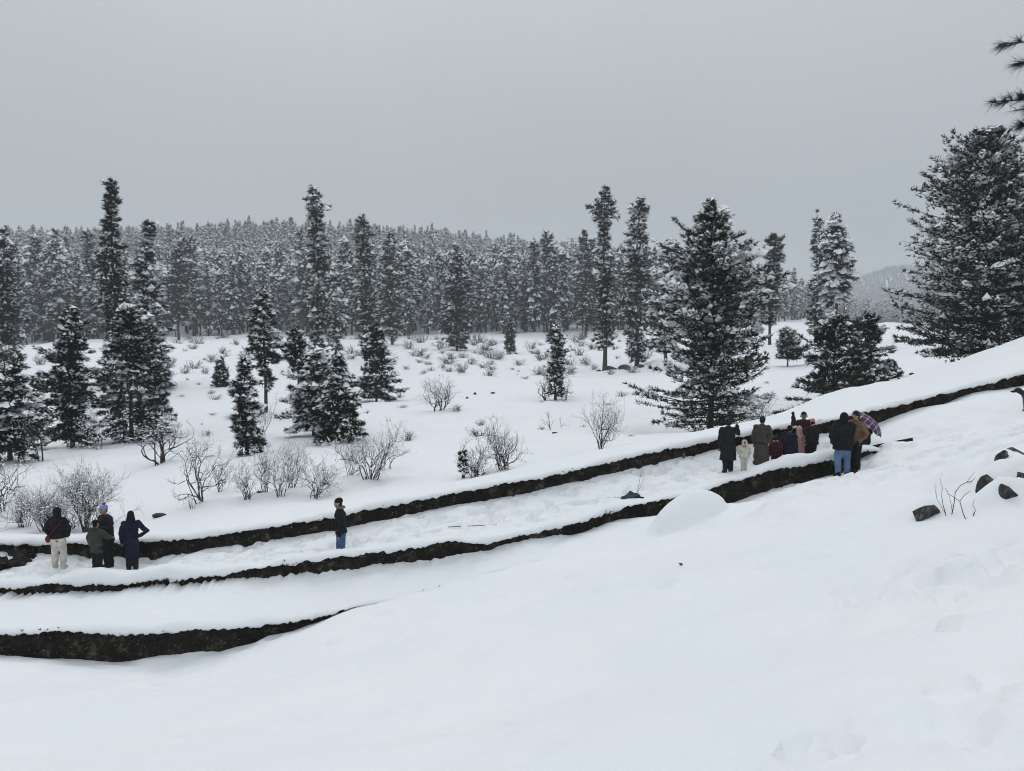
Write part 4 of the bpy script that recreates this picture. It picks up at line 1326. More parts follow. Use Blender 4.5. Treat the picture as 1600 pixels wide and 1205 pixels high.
def c_chain(pts, rads, ns=12):
    """closed tapered tube with round ends"""
    pts = np.array(pts, float); rads = np.array(rads, float)
    d0 = nrm(pts[0] - pts[1]); d1 = nrm(pts[-1] - pts[-2])
    P_ = [pts[0] + d0 * rads[0] * 0.98, pts[0] + d0 * rads[0] * 0.7] + list(pts) + [pts[-1] + d1 * rads[-1] * 0.7, pts[-1] + d1 * rads[-1] * 0.98]
    R_ = [rads[0] * 0.15, rads[0] * 0.72] + list(rads) + [rads[-1] * 0.72, rads[-1] * 0.15]
    v, f = tube(P_, R_, ns)
    f = list(f)
    n = len(P_)
    f.append(tuple(range(ns - 1, -1, -1))); f.append(tuple((n - 1) * ns + i for i in range(ns)))
    return v, f

def c_loft(rings, ns=18):
    """rings: (cx, cy, z, rx, ry) closed stack"""
    V, Fq = [], []
    for (cx, cy, z, rx, ry) in rings:
        for i in range(ns):
            t = i / ns * 2 * PI
            V.append((cx + rx * math.cos(t), cy + ry * math.sin(t), z))
    for j in range(len(rings) - 1):
        for i in range(ns):
            Fq.append((j * ns + i, j * ns + (i + 1) % ns, (j + 1) * ns + (i + 1) % ns, (j + 1) * ns + i))
    Fq.append(tuple(range(ns - 1, -1, -1))); Fq.append(tuple((len(rings) - 1) * ns + i for i in range(ns)))
    return np.array(V), Fq

def c_ell(c_, r, nu=14, nv=9):
    rings = []
    for j in range(nv):
        a = (j + 0.35) / (nv - 0.3) * PI
        rings.append((c_[0], c_[1], c_[2] - r[2] * math.cos(a), r[0] * math.sin(a), r[1] * math.sin(a)))
    return c_loft(rings, nu)

SCRATCH = bpy.data.scenes.new("scratch")
def union(parts, voxel, smooth=4, mat=None, extra=()):
    """voxel-fuse closed pieces into one continuous skin"""
    V, Fs, off = [], [], 0
    for v, f in parts:
        V.append(np.asarray(v)); Fs += [tuple(int(i) + off for i in q) for q in f]; off += len(v)
    me = bpy.data.meshes.new("tmp")
    me.from_pydata(np.concatenate(V).tolist(), [], Fs)
    ob = bpy.data.objects.new("tmp", me)
    SCRATCH.collection.objects.link(ob)
    rm = ob.modifiers.new("r", 'REMESH'); rm.mode = 'VOXEL'; rm.voxel_size = voxel
    if smooth:
        sm = ob.modifiers.new("s", 'SMOOTH'); sm.iterations = smooth; sm.factor = 0.5
    with bpy.context.temp_override(scene=SCRATCH, view_layer=SCRATCH.view_layers[0]):
        dg = bpy.context.evaluated_depsgraph_get()
    out = bpy.data.meshes.new_from_object(ob.evaluated_get(dg))
    bpy.data.objects.remove(ob); bpy.data.meshes.remove(me)
    if extra:
        bm = bmesh.new(); bm.from_mesh(out)
        for v, f in extra:
            vs = [bm.verts.new(q) for q in np.asarray(v).tolist()]
            for q in f:
                bm.faces.new([vs[int(i)] for i in q])
        bm.to_mesh(out); bm.free()
    for p in out.polygons: p.use_smooth = True
    if mat is not None:
        out.materials.clear(); out.materials.append(mat)
    return out

ARM = {  # elbow, wrist in body heights for the +x side: x is sideways, y is forward
    "down": ((.150, -.015, .640), (.150, .035, .490)),
    "pocket": ((.180, -.035, .650), (.118, .055, .540)),
    "hip": ((.245, -.050, .665), (.135, .010, .580)),
    "front": ((.150, .035, .660), (.045, .150, .690)),
    "reach": ((.150, .090, .690), (.110, .220, .640)),
    "raise": ((.190, .050, .720), (.185, .120, .860)),
    "wave": ((.185, .060, .770), (.200, .080, .930)),
    "hold": ((.150, .020, .650), (.110, .150, .720)),
}

def crumple(me, amp, seed, freq=14.0):
    """cloth folds"""
    n = len(me.vertices)
    co = np.empty(n * 3, np.float32); me.vertices.foreach_get("co", co)
    no = np.empty(n * 3, np.float32); me.vertices.foreach_get("normal", no)
    co = co.reshape(-1, 3); no = no.reshape(-1, 3)
    a = fbm(co[:, 0] * freq * 0.6 + co[:, 1] * freq * 0.5, co[:, 2] * freq + co[:, 1] * 4, seed, 3)
    co = co + no * (amp * a)[:, None]
    me.vertices.foreach_set("co", co.astype(np.float32).ravel()); me.update()

def person(label, u, Y, H, heading, jacket, trousers, boots=(0.02, 0.02, 0.02), hem=0.47, puff=1.0, flare=0.0, arms=("down", "down"), head="beanie", hatc=(0.01, 0.01, 0.012),
           hood_down=False, stance=0.05, stride=0.0, gloves=None, scarf=None, lean=0.0, look=0.0, sink=0.04, seed=1, bag=None, girth=1.0, topv=None, group=None, pompom=None, coatflare=None):
    x, y, z = spot(u, Y)
    root = empty("person", (x, y, z - sink), heading)
    h = H
    sk = lambda p: (p[0] * h, (p[1] + lean * max(0.0, p[2] - 0.5)) * h, p[2] * h)
    child = H < 1.35
    hs = 1.0 if not child else 1.0 + (1.35 - H) * 0.55          # children have larger heads
    sh = 0.100 * girth
    shz = 0.815 if not child else 0.79
    hz = 1.0 - 0.068 * hs                                       # head centre
    hc = sk((0, 0.012 + 0.0, hz))
    # --- body: one continuous figure
    P_ = []
    P_.append(c_chain([sk((0, 0, .50)), sk((0, 0, .62)), sk((0, 0, .74)), sk((0, 0, shz))], [.075 * h, .066 * h, .072 * h, .055 * h]))
    P_.append(c_chain([sk((0, 0, shz)), sk((0, .006, hz - .04))], [.034 * h, .032 * h]))
    P_.append(c_ell(hc, (.046 * h * hs, .056 * h * hs, .068 * h * hs)))
    cl, sl = math.cos(look), math.sin(look)
    def face(px, py, pz):      # point in head space, turned by look
        return (hc[0] + (px * cl - py * sl) * h * hs, hc[1] + (px * sl + py * cl) * h * hs, hc[2] + pz * h * hs)
    P_.append(c_chain([face(0, .050, .012), face(0, .064, -.010)], [.006 * h, .009 * h], 8))       # nose
    P_.append(c_ell(face(0, .040, -.045), (.022 * h, .018 * h, .018 * h), 10, 7))                   # chin
    for s in (-1, 1):
        P_.append(c_ell(face(s * .047, -.004, -.004), (.007 * h, .012 * h, .017 * h), 8, 6))        # ears
    hands = []
    sleeves = []
    for s, an in ((-1, arms[0]), (1, arms[1])):
        e, w = ARM[an]
        S_ = sk((s * sh, 0, shz - .012)); E_ = sk((s * e[0] * (0.9 + 0.1 * girth), e[1], e[2])); W_ = sk((s * w[0], w[1], w[2]))
        P_.append(c_chain([S_, E_, W_], [.030 * h, .025 * h, .018 * h]))
        sleeves.append((S_, E_, W_))
        d = nrm(np.array(W_) - np.array(E_))
        pc = np.array(W_) + d * .030 * h
        P_.append(c_chain([W_, tuple(pc), tuple(pc + d * .022 * h)], [.016 * h, .020 * h, .019 * h], 10))
        side = nrm(np.cross(d, np.array([0, 1.0, 0.2]))) * (1 if s > 0 else -1)
        nor = nrm(np.cross(side, d))
        fl = []
        for k, (o_, ln) in enumerate(((-.015, .030), (-.005, .036), (.005, .034), (.014, .027))):
            b0 = pc + d * .020 * h + side * o_ * h
            b1 = b0 + d * ln * .55 * h + nor * .004 * h
            b2 = b1 + d * ln * .40 * h + nor * .012 * h
            fl.append(c_chain([b0, b1, b2], [.0062 * h, .0058 * h, .0045 * h], 6))
        t0 = pc - side * .016 * h
        fl.append(c_chain([t0, t0 - side * .014 * h + d * .012 * h, t0 - side * .017 * h + d * .030 * h], [.0072 * h, .0066 * h, .005 * h], 6))
        hands.append((s, W_, pc, d, fl))
    for s in (-1, 1):
        st = s * stride
        P_.append(c_chain([sk((s * .048, 0, .50)), sk((s * (stance + .002), .012 + st * .5, .285)), sk((s * stance, -.005 + st, .05))], [.058 * h, .042 * h, .028 * h]))
        P_.append(c_chain([sk((s * stance, -.012 + st, .028)), sk((s * (stance + .008), .075 + st, .022))], [.024 * h, .020 * h]))
    ext = []
    if gloves is None:
        for hnd in hands: ext += hnd[4]
    body = union(P_, 0.017 * h / 1.7 + 0.002, 3, M["skin"], ext)
    mesh_obj("body", body, root)
    # --- face details
    for s in (-1, 1):
        v, f = c_ell(face(s * .019, .0505, .006), (.0075 * h, .006 * h, .0055 * h), 8, 6)
        me = bpy.data.meshes.new("eye"); me.from_pydata(np.asarray(v).tolist(), [], f); me.materials.append(M["eye"]); mesh_obj("eye", me, root)
        v, f = c_chain([face(s * .010, .055, .018), face(s * .028, .047, .019)], [.003 * h, .003 * h], 6)
        me = bpy.data.meshes.new("eyebrow"); me.from_pydata(np.asarray(v).tolist(), [], f); me.materials.append(M["hairm"]); mesh_obj("eyebrow", me, root)
    v, f = c_chain([face(-.014, .0535, -.030), face(0, .0565, -.030), face(.014, .0535, -.030)], [.004 * h, .005 * h, .004 * h], 6)
    me = bpy.data.meshes.new("mouth"); me.from_pydata(np.asarray(v).tolist(), [], f); me.materials.append(M["lip"]); mesh_obj("mouth", me, root)
    vox = 0.022 * h / 1.7
    # --- trousers
    T_ = [c_ell(sk((0, -.004, .515)), (.088 * h * girth, .074 * h * girth, .065 * h))]
    for s in (-1, 1):
        st = s * stride
        T_.append(c_chain([sk((s * .046, -.002, .50)), sk((s * (stance + .003), .014 + st * .5, .285)), sk((s * stance, -.006 + st, .085))], [.070 * h * girth, .054 * h, .046 * h]))
    tm = union(T_, vox, 3, cloth(trousers)); crumple(tm, 0.016, seed + 3, 16)
    mesh_obj("trousers", tm, root)
    # --- boots
    for s in (-1, 1):
        st = s * stride
        B_ = [c_chain([sk((s * stance, -.008 + st, .105)), sk((s * stance, -.010 + st, .035))], [.040 * h, .040 * h]),
              c_chain([sk((s * stance, -.018 + st, .030)), sk((s * (stance + .008), .085 + st, .026))], [.034 * h, .030 * h])]
        mesh_obj("boot", union(B_, vox * 0.9, 3, cloth(boots)), root)
    # --- jacket or coat
    g = girth * puff
    rings = []
    if hem < 0.40:      # long coat
        fl_ = coatflare if coatflare else 0.12
        rings += [sk((0, 0, hem)) + (fl_ * h * g, fl_ * .80 * h * g), sk((0, 0, (hem + .55) / 2)) + (fl_ * .95 * h * g, fl_ * .74 * h * g)]
    else:
        rings += [sk((0, 0, hem)) + ((.108 + flare) * h * g, (.083 + flare) * h * g)]
    rings += [sk((0, 0, .58)) + (.104 * h * g, .080 * h * g), sk((0, 0, .66)) + (.104 * h * g, .080 * h * g), sk((0, -.004, .74)) + (.114 * h * g, .084 * h * g),
              sk((0, -.004, shz - .02)) + (.108 * h * g, .070 * h * g), sk((0, 0, shz + .02)) + (.070 * h, .056 * h), sk((0, .004, shz + .05)) + (.045 * h, .045 * h)]
    J_ = [c_loft(rings)]
    for (S_, E_, W_) in sleeves:
        J_.append(c_chain([S_, E_, W_], [.050 * h * g, .043 * h * g, .034 * h * g]))
    if hood_down:
        J_.append(c_ell(sk((0, -.058, shz + .035)), (.070 * h, .045 * h, .040 * h)))
    jm = union(J_, vox, 4, cloth(jacket)); crumple(jm, 0.030 * (1.3 if puff > 1.05 else 1.0), seed, 15)
    mesh_obj("coat" if hem < 0.40 else "jacket", jm, root)
    # --- head wear
    def cap_piece(nm, parts, c_, sm=3):
        m_ = union(parts, 0.014 * h / 1.7, sm, cloth(c_) if not isinstance(c_, bpy.types.Material) else c_)
        return mesh_obj(nm, m_, root)
    hh = .068 * h * hs
    if head == "beanie":
        cap_piece("hat", [c_loft([(hc[0], hc[1] - .006 * h, hc[2] + .010 * h * hs, .054 * h * hs, .064 * h * hs), (hc[0], hc[1] - .008 * h, hc[2] + .040 * h * hs, .054 * h * hs, .063 * h * hs),
                                  (hc[0], hc[1] - .012 * h, hc[2] + .064 * h * hs, .042 * h * hs, .050 * h * hs), (hc[0], hc[1] - .016 * h, hc[2] + .080 * h * hs, .020 * h * hs, .024 * h * hs)])], hatc)
        cap_piece("hair", [c_ell((hc[0], hc[1] - .020 * h, hc[2] - .012 * h), (.050 * h * hs, .042 * h * hs, .042 * h * hs))], M["hairm"])
        if pompom:
            cap_piece("pompom", [c_ell((hc[0] + .03 * h, hc[1] - .03 * h, hc[2] + .088 * h * hs), (.026 * h, .026 * h, .024 * h))], pompom)
    elif head == "hood":
        cap_piece("hood", [c_ell((hc[0], hc[1] - .018 * h, hc[2] + .004 * h), (.066 * h * hs, .064 * h * hs, .082 * h * hs)),
                           c_ell((hc[0], hc[1] - .02 * h, hc[2] - .055 * h), (.062 * h * hs, .056 * h * hs, .045 * h))], hatc)
    elif head == "furhood":     # ring hood open at the face
        ring = []
        for i in range(17):
            t = i / 16 * 2 * PI
            ring.append(face(.052 * math.cos(t), .034, .066 * math.sin(t) + .006))
        cap_piece("hood", [c_chain(ring, [.019 * h * hs] * 17, 8), c_ell(face(0, -.022, .008), (.060 * h * hs, .050 * h * hs, .076 * h * hs))], hatc)
    elif head == "scarf_long":  # head cloth falling over shoulders
        cap_piece("head_scarf", [c_ell((hc[0], hc[1] - .012 * h, hc[2] + .006 * h), (.056 * h, .064 * h, .076 * h)),
                                 c_loft([(0, hc[1] - .030 * h, hc[2] - .20 * h, .060 * h, .045 * h), (0, hc[1] - .030 * h, hc[2] - .09 * h, .075 * h, .055 * h), (0, hc[1] - .016 * h, hc[2] + .01 * h, .055 * h, .058 * h)])], hatc)
    elif head == "hair":
        cap_piece("hair", [c_ell((hc[0], hc[1] - .010 * h, hc[2] + .016 * h), (.056 * h * hs, .062 * h * hs, .062 * h * hs)),
                           c_ell((hc[0], hc[1] - .028 * h, hc[2] - .010 * h), (.053 * h * hs, .046 * h * hs, .052 * h * hs))], M["hairm"])
    elif head == "earmuff":
        cap_piece("hat", [c_ell((hc[0], hc[1] - .010 * h, hc[2] + .022 * h), (.054 * h, .062 * h, .054 * h))], hatc)
        for s in (-1, 1):
            cap_piece("ear_flap", [c_ell((hc[0] + s * .052 * h, hc[1], hc[2] - .012 * h), (.018 * h, .026 * h, .032 * h))], (0.5, 0.48, 0.46))
    if scarf:
        ring = [(0.058 * h * math.cos(i / 12 * 2 * PI), 0.056 * h * math.sin(i / 12 * 2 * PI) + .006 * h, (shz + .052) * h) for i in range(13)]
        cap_piece("scarf", [c_chain(ring, [.020 * h] * 13, 8)], scarf)
    if gloves:
        for (s, W_, pc, d, fl) in hands:
            m_ = union([c_chain([W_, tuple(pc), tuple(pc + d * .025 * h)], [.022 * h, .026 * h, .024 * h], 10)], 0.010, 2, cloth(gloves), fl)
            mesh_obj("glove", m_, root)
    if bag:
        cap_piece("bag_strap", [c_chain([sk((.10, -.07, .80)), sk((-.02, -.115, .66)), sk((-.13, -.06, .53))], [.008 * h] * 3, 8)], bag)
        cap_piece("shoulder_bag", [c_ell(sk((-.14, -.035, .505)), (.040 * h, .045 * h, .062 * h))], bag)
    tag(root, label, "person", group)
    top = 520 - (z - sink + H) / Y * 1200
    print("PERSON %-50s u=%d top v=%.0f target %s feet v=%.0f" % (label[:50], u, top, topv, 520 - z / Y * 1200))
    return root

BLACK = (0.010, 0.010, 0.012)
person("person in black hooded jacket and cream trousers with a red shoulder bag, seen from behind", 93, 20.25, 1.68, 0.10, BLACK, (0.56, 0.53, 0.47), (0.5, 0.48, 0.44), hem=0.50, puff=1.06,
       arms=("pocket", "pocket"), head="hood", hatc=BLACK, bag=(0.16, 0.02, 0.025), stance=0.062, seed=11, topv=798)
person("short person in olive green jacket and black cap reaching towards the lilac hatted man", 152, 19.7, 1.44, -0.35, (0.045, 0.048, 0.038), (0.012, 0.012, 0.016), hem=0.38 + 0.03, puff=1.1, girth=1.06,
       arms=("down", "reach"), head="beanie", hatc=(0.006, 0.006, 0.007), hood_down=True, seed=12, topv=815)
person("man in dark jacket and lilac knit hat looking down at his hands", 170, 20.4, 1.72, PI - 0.5, (0.014, 0.015, 0.020), (0.010, 0.010, 0.012), hem=0.44, puff=1.08,
       arms=("front", "front"), head="beanie", hatc=(0.24, 0.24, 0.44), pompom=(0.06, 0.06, 0.14), lean=0.10, seed=13, topv=797)
person("woman in navy blue long coat and black head scarf with one hand on her hip", 207, 20.2, 1.62, 0.3, (0.010, 0.011, 0.032), (0.02, 0.018, 0.02), hem=0.22, coatflare=0.105,
       arms=("down", "hip"), head="scarf_long", hatc=(0.007, 0.007, 0.010), seed=14, topv=804)
person("man in black jacket, blue jeans and black cap walking alone along the path", 534, 19.35, 1.72, PI / 2 + 0.25, (0.008, 0.008, 0.010), (0.055, 0.10, 0.21), hem=0.47, puff=1.04,
       arms=("down", "down"), head="beanie", hatc=(0.006, 0.006, 0.007), scarf=(0.16, 0.14, 0.12), stride=0.03, lean=0.06, seed=15, topv=785)
person("person in long black woollen cloak with one hand lifted to the face, seen from behind", 1137, 21.95, 1.60, 0.0, (0.014, 0.013, 0.013), (0.012, 0.013, 0.017), hem=0.25, coatflare=0.135, girth=1.12,
       arms=("down", "raise"), head="hair", seed=16, topv=655)
person("small child in cream snowsuit with fur edged hood, facing the camera", 1162, 21.75, 0.92, PI, (0.50, 0.46, 0.40), (0.50, 0.46, 0.40), (0.3, 0.28, 0.25), hem=0.44, puff=1.35, girth=1.15,
       arms=("pocket", "pocket"), head="furhood", hatc=(0.58, 0.54, 0.49), scarf=(0.55, 0.40, 0.36), gloves=(0.45, 0.42, 0.38), seed=17, topv=692)
person("tall person in grey brown tweed cloak with black hair, seen from the side and behind", 1189, 22.2, 1.56, -0.6, (0.060, 0.050, 0.045), (0.02, 0.018, 0.018), hem=0.10, coatflare=0.135, girth=1.1,
       arms=("down", "pocket"), head="hair", lean=0.08, seed=18, topv=655)
person("child in maroon jacket and dark knit hat standing behind the tweed cloak", 1211, 22.7, 1.12, -0.2, (0.050, 0.012, 0.016), (0.012, 0.012, 0.016), hem=0.45, puff=1.2,
       arms=("down", "down"), head="beanie", hatc=(0.040, 0.034, 0.034), pompom=(0.05, 0.045, 0.045), seed=19, topv=682)
person("boy in dark navy jacket and black cap turned towards the pink jacket", 1231, 22.7, 1.45, -0.8, (0.012, 0.016, 0.032), (0.010, 0.012, 0.022), hem=0.44, puff=1.15, girth=1.08,
       arms=("pocket", "down"), head="beanie", hatc=(0.008, 0.008, 0.010), lean=0.10, seed=20, topv=668)
person("small girl in pale pink padded jacket and hood amid the crowd", 1247, 22.9, 1.38, 0.5, (0.50, 0.29, 0.30), (0.32, 0.20, 0.21), hem=0.42, puff=1.3,
       arms=("pocket", "pocket"), head="hood", hatc=(0.56, 0.33, 0.34), seed=21, topv=671)
person("woman in maroon coat and dark fur flapped hat waving a gloved hand", 1254, 23.4, 1.62, PI - 0.2, (0.035, 0.014, 0.018), (0.02, 0.02, 0.02), hem=0.42, puff=1.1,
       arms=("down", "wave"), head="earmuff", hatc=(0.020, 0.016, 0.016), gloves=(0.012, 0.012, 0.014), seed=22, topv=645)
person("broad person in black jacket and coral pink knit hat, seen from behind", 1268, 22.6, 1.33, 0.15, (0.012, 0.012, 0.014), (0.012, 0.012, 0.015), hem=0.44, puff=1.2, girth=1.15,
       arms=("front", "front"), head="beanie", hatc=(0.60, 0.22, 0.19), seed=23, topv=660)
person("man in black hooded parka and light blue jeans before the middle wall, seen from behind", 1316, 21.3, 1.82, 0.05, (0.009, 0.010, 0.012), (0.11, 0.18, 0.30), (0.015, 0.015, 0.02), hem=0.44, puff=1.28, girth=1.14,
       arms=("pocket", "front"), head="hood", hatc=(0.008, 0.009, 0.011), stance=0.070, seed=24, topv=641)
person("bearded man in camel brown jacket and black trousers facing the parka", 1335, 21.4, 1.78, PI / 2 + 0.5, (0.15, 0.10, 0.058), (0.010, 0.010, 0.012), hem=0.46, puff=1.1,
       arms=("pocket", "front"), head="hair", seed=25, topv=640, gloves=(0.012, 0.012, 0.013))
person("person in dark plum coat half hidden beneath the plaid umbrella", 1350, 22.95, 1.42, 0.2, (0.030, 0.018, 0.030), (0.015, 0.013, 0.016), hem=0.40, puff=1.15, arms=("hold", "hold"), head="hood", hatc=(0.02, 0.014, 0.02), seed=26, topv=655)

# ------------------------------------------------------------------ umbrella
def umbrella():
    m, t, b = new_mat("plaid_cloth")
    b.inputs["Roughness"].default_value = 0.6
    tc = t.nodes.new("ShaderNodeTexCoord")
    sp_ = t.nodes.new("ShaderNodeSeparateXYZ"); t.links.new(tc.outputs["Object"], sp_.inputs[0])
    def lines(sock, freq, width, ph):
        a = t.nodes.new("ShaderNodeMath"); a.operation = 'MULTIPLY_ADD'; a.inputs[1].default_value = freq; a.inputs[2].default_value = ph
        t.links.new(sock, a.inputs[0])
        f = t.nodes.new("ShaderNodeMath"); f.operation = 'FRACT'; t.links.new(a.outputs[0], f.inputs[0])
        c_ = t.nodes.new("ShaderNodeMath"); c_.operation = 'LESS_THAN'; c_.inputs[1].default_value = width; t.links.new(f.outputs[0], c_.inputs[0])
        return c_.outputs[0]
    lx = lines(sp_.outputs[0], 6.0, 0.24, 0.1); ly = lines(sp_.outputs[1], 6.0, 0.24, 0.3)
    ad = t.nodes.new("ShaderNodeMath"); ad.operation = 'ADD'; t.links.new(lx, ad.inputs[0]); t.links.new(ly, ad.inputs[1])
    hv = t.nodes.new("ShaderNodeMath"); hv.operation = 'MULTIPLY'; hv.inputs[1].default_value = 0.5; t.links.new(ad.outputs[0], hv.inputs[0])
    r = ramp(t, hv.outputs[0], [(0.0, (0.035, 0.012, 0.040)), (0.5, (0.22, 0.13, 0.22)), (1.0, (0.50, 0.42, 0.50))])
    t.links.new(r.outputs[0], b.inputs["Base Color"])
    c0 = P(1355, 664, 22.75)
    root = empty("umbrella", tuple(c0))
    ax = Vector((0.62, -0.30, 0.72)).normalized()
    root.rotation_euler = ax.to_track_quat('Z', 'Y').to_euler()
    R = 0.52
    nr, ns = 9, 48
    V = []
    for j in range(nr + 1):
        f = j / nr
        for i in range(ns):
            th = i / ns * 2 * PI
            sc = 1 - 0.07 * f * (0.5 - 0.5 * math.cos(8 * th))
            rad = R * math.sin(f * PI * 0.42) / math.sin(PI * 0.42) * sc
            V.append((rad * math.cos(th), rad * math.sin(th), 0.24 * (math.cos(f * PI * 0.42) - math.cos(PI * 0.42)) / (1 - math.cos(PI * 0.42)) - 0.02 * f * (0.5 - 0.5 * math.cos(8 * th)) * -1))
    Fq = []
    for j in range(nr):
        for i in range(ns):
            Fq.append((j * ns + i, j * ns + (i + 1) % ns, (j + 1) * ns + (i + 1) % ns, (j + 1) * ns + i))
    mesh_obj("canopy", tri_mesh("canopy", V, Fq, m, True), root)
    st = M["steel"]
    for k in range(8):
        th = k / 8 * 2 * PI
        pts = [(R * math.sin(f * PI * 0.42) / math.sin(PI * 0.42) * math.cos(th), R * math.sin(f * PI * 0.42) / math.sin(PI * 0.42) * math.sin(th),
                0.24 * (math.cos(f * PI * 0.42) - math.cos(PI * 0.42)) / (1 - math.cos(PI * 0.42)) - 0.008) for f in np.linspace(0, 1, 7)]
        v, f_ = tube(pts, [0.003] * 7, 4)
        mesh_obj("rib", tri_mesh("rib", v, f_, st), root)
    v, f_ = tube([(0, 0, 0.30), (0, 0, -0.55)], [0.006, 0.006], 6)
    mesh_obj("shaft", tri_mesh("shaft", v, f_, st), root)
    hp = [(0, 0, -0.55), (0, 0, -0.64), (0.02, 0, -0.68), (0.05, 0, -0.68), (0.06, 0, -0.65)]
    v, f_ = tube(hp, [0.012] * 5, 6)
    mesh_obj("handle", tri_mesh("handle", v, f_, cloth((0.02, 0.012, 0.01))), root)
    tag(root, "purple and white plaid umbrella tilted open beside the camel jacket", "umbrella")
umbrella()

# ------------------------------------------------------------------ things left in the snow
def bundle():
    x, y, z = spot(987, 20.85)
    r = empty("cloth_bundle", (x, y, z))
    parts = [c_ell((0, 0, 0.06), (0.17, 0.13, 0.08)), c_chain([(-0.10, 0.02, 0.06), (-0.24, -0.02, 0.03)], [0.06, 0.045]), c_chain([(0.05, 0, 0.10), (0.20, 0.03, 0.06)], [0.07, 0.05]),
             c_ell((-0.02, 0.02, 0.14), (0.07, 0.06, 0.06))]
    me = union(parts, 0.018, 2, cloth((0.055, 0.065, 0.105))); crumple(me, 0.06, 5, 12)
    mesh_obj("jacket_cloth", me, r)
    me = union([c_ell((0.22, -0.05, 0.03), (0.16, 0.08, 0.035))], 0.015, 2, cloth((0.008, 0.008, 0.009))); crumple(me, 0.03, 6, 14)
    mesh_obj("black_lining", me, r)
    tag(r, "crumpled blue grey jacket dropped on the path edge with black lining", "jacket")
bundle()
def stick():
    pts = [P(700, 801, 19.6), P(752, 803, 19.7), P(766, 802, 19.9), P(776, 812, 19.5)]
    pts = [np.array((q[0], q[1], drop(q[0], q[1]) + 0.02)) for q in pts]
    v, f = tube(pts, [0.009, 0.008, 0.007, 0.005], 5)
    tag(mesh_obj("fallen_stick", tri_mesh("fallen_stick", v, f, M["twig"])), "thin bent stick lying on the path left of the blue bundle", "stick")
    pts = [P(952, 751, 21.0), P(968, 759, 20.8)]
    pts = [np.array((q[0], q[1], drop(q[0], q[1]) + 0.02)) for q in pts]
    v, f = tube(pts, [0.008, 0.006], 5)
    tag(mesh_obj("fallen_stick", tri_mesh("fallen_stick", v, f, M["twig"])), "short straight stick lying just above the blue bundle", "stick")
stick()

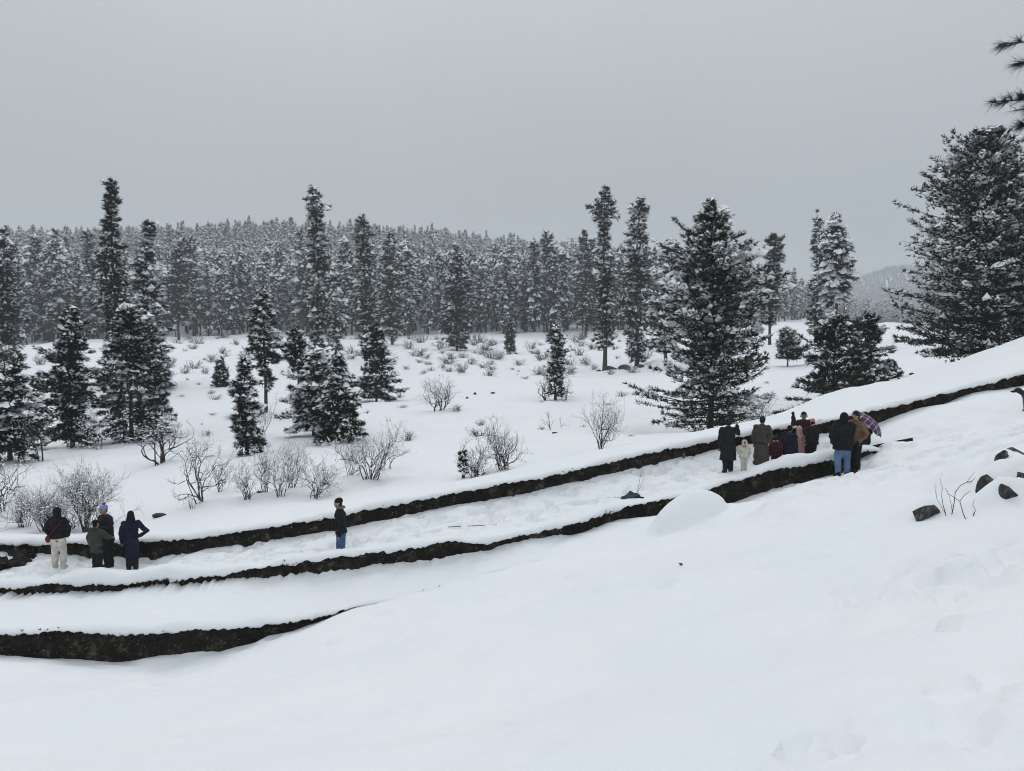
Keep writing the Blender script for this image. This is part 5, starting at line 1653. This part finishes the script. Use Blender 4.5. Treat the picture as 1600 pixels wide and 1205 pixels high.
# ------------------------------------------------------------------ dog at the right frame edge
def dog():
    x, y, z = spot(1615, 22.0)
    r = empty("dog", (x, y, z - 0.03), 0.0)
    L = []
    L.append(c_chain([(-0.22, 0, 0.46), (0.0, 0, 0.44), (0.26, 0, 0.47)], [0.13, 0.115, 0.12]))
    L.append(c_chain([(-0.26, 0, 0.50), (-0.40, 0, 0.56), (-0.46, 0, 0.60)], [0.09, 0.07, 0.075]))
    L.append(c_ell((-0.48, 0, 0.61), (0.085, 0.072, 0.075)))
    L.append(c_chain([(-0.54, 0, 0.585), (-0.64, 0, 0.565)], [0.045, 0.032]))
    for s in (-1, 1):
        L.append(c_chain([(-0.46, s * 0.055, 0.66), (-0.43, s * 0.085, 0.63), (-0.44, s * 0.09, 0.57)], [0.02, 0.025, 0.018]))
        L.append(c_chain([(-0.22, s * 0.08, 0.42), (-0.23, s * 0.08, 0.22), (-0.21, s * 0.08, 0.05)], [0.06, 0.035, 0.026]))
        L.append(c_chain([(-0.21, s * 0.08, 0.03), (-0.26, s * 0.08, 0.025)], [0.028, 0.026]))
        L.append(c_chain([(0.26, s * 0.08, 0.42), (0.20, s * 0.08, 0.28), (0.31, s * 0.08, 0.17), (0.29, s * 0.08, 0.05)], [0.085, 0.05, 0.03, 0.025]))
        L.append(c_chain([(0.29, s * 0.08, 0.03), (0.23, s * 0.08, 0.025)], [0.028, 0.026]))
    L.append(c_chain([(0.36, 0, 0.52), (0.48, 0, 0.60), (0.52, 0, 0.74)], [0.035, 0.03, 0.022]))
    me = union(L, 0.016, 3, None)
    m, t, b = new_mat("dog_fur")
    b.inputs["Roughness"].default_value = 0.9
    tc = t.nodes.new("ShaderNodeTexCoord")
    s_ = t.nodes.new("ShaderNodeSeparateXYZ"); t.links.new(tc.outputs["Object"], s_.inputs[0])
    n1 = node(t, "ShaderNodeTexNoise", Scale=9.0, Detail=4.0); t.links.new(tc.outputs["Object"], n1.inputs["Vector"])
    a = t.nodes.new("ShaderNodeMath"); a.operation = 'MULTIPLY_ADD'; a.inputs[1].default_value = 0.12; t.links.new(n1.outputs["Fac"], a.inputs[0]); t.links.new(s_.outputs[2], a.inputs[2])
    rr = ramp(t, a.outputs[0], [(0.30, (0.20, 0.16, 0.12)), (0.48, (0.05, 0.03, 0.018)), (0.62, (0.012, 0.010, 0.009))])
    t.links.new(rr.outputs[0], b.inputs["Base Color"])
    bump(t, b, n1.outputs["Fac"], 0.5, 0.02)
    me.materials.append(m)
    mesh_obj("body", me, r)
    v, f = c_ell((-0.675, 0, 0.575), (0.018, 0.020, 0.016), 8, 6)
    q = bpy.data.meshes.new("nose"); q.from_pydata(np.asarray(v).tolist(), [], f); q.materials.append(M["eye"]); mesh_obj("nose", q, r)
    for s in (-1, 1):
        v, f = c_ell((-0.555, s * 0.045, 0.625), (0.010, 0.010, 0.010), 8, 6)
        q = bpy.data.meshes.new("eye"); q.from_pydata(np.asarray(v).tolist(), [], f); q.materials.append(M["eye"]); mesh_obj("eye", q, r)
    tag(r, "dark brown dog coming into the frame on the uphill path", "dog")
dog()


bpy.data.scenes.remove(SCRATCH)

# ------------------------------------------------------------------ haze
def haze():
    x0, x1, y0, y1, z0, z1 = -3800, 3800, -30, 3300, -14, 300
    V = [(x, y, z) for z in (z0, z1) for y in (y0, y1) for x in (x0, x1)]
    F = [(0, 2, 3, 1), (4, 5, 7, 6), (0, 1, 5, 4), (2, 6, 7, 3), (0, 4, 6, 2), (1, 3, 7, 5)]
    m = bpy.data.materials.new("haze"); m.use_nodes = True
    t = m.node_tree; t.nodes.clear()
    out = t.nodes.new("ShaderNodeOutputMaterial")
    pv = t.nodes.new("ShaderNodeVolumePrincipled")
    pv.inputs["Color"].default_value = (*HAZE_COLOR, 1)
    pv.inputs["Density"].default_value = HAZE_DENSITY
    pv.inputs["Anisotropy"].default_value = 0.0
    t.links.new(pv.outputs[0], out.inputs["Volume"])
    me = tri_mesh("haze", V, F, m)
    o = mesh_obj("haze", me)
    tag(o, "cold grey haze filling the valley air", kind="stuff")
haze()
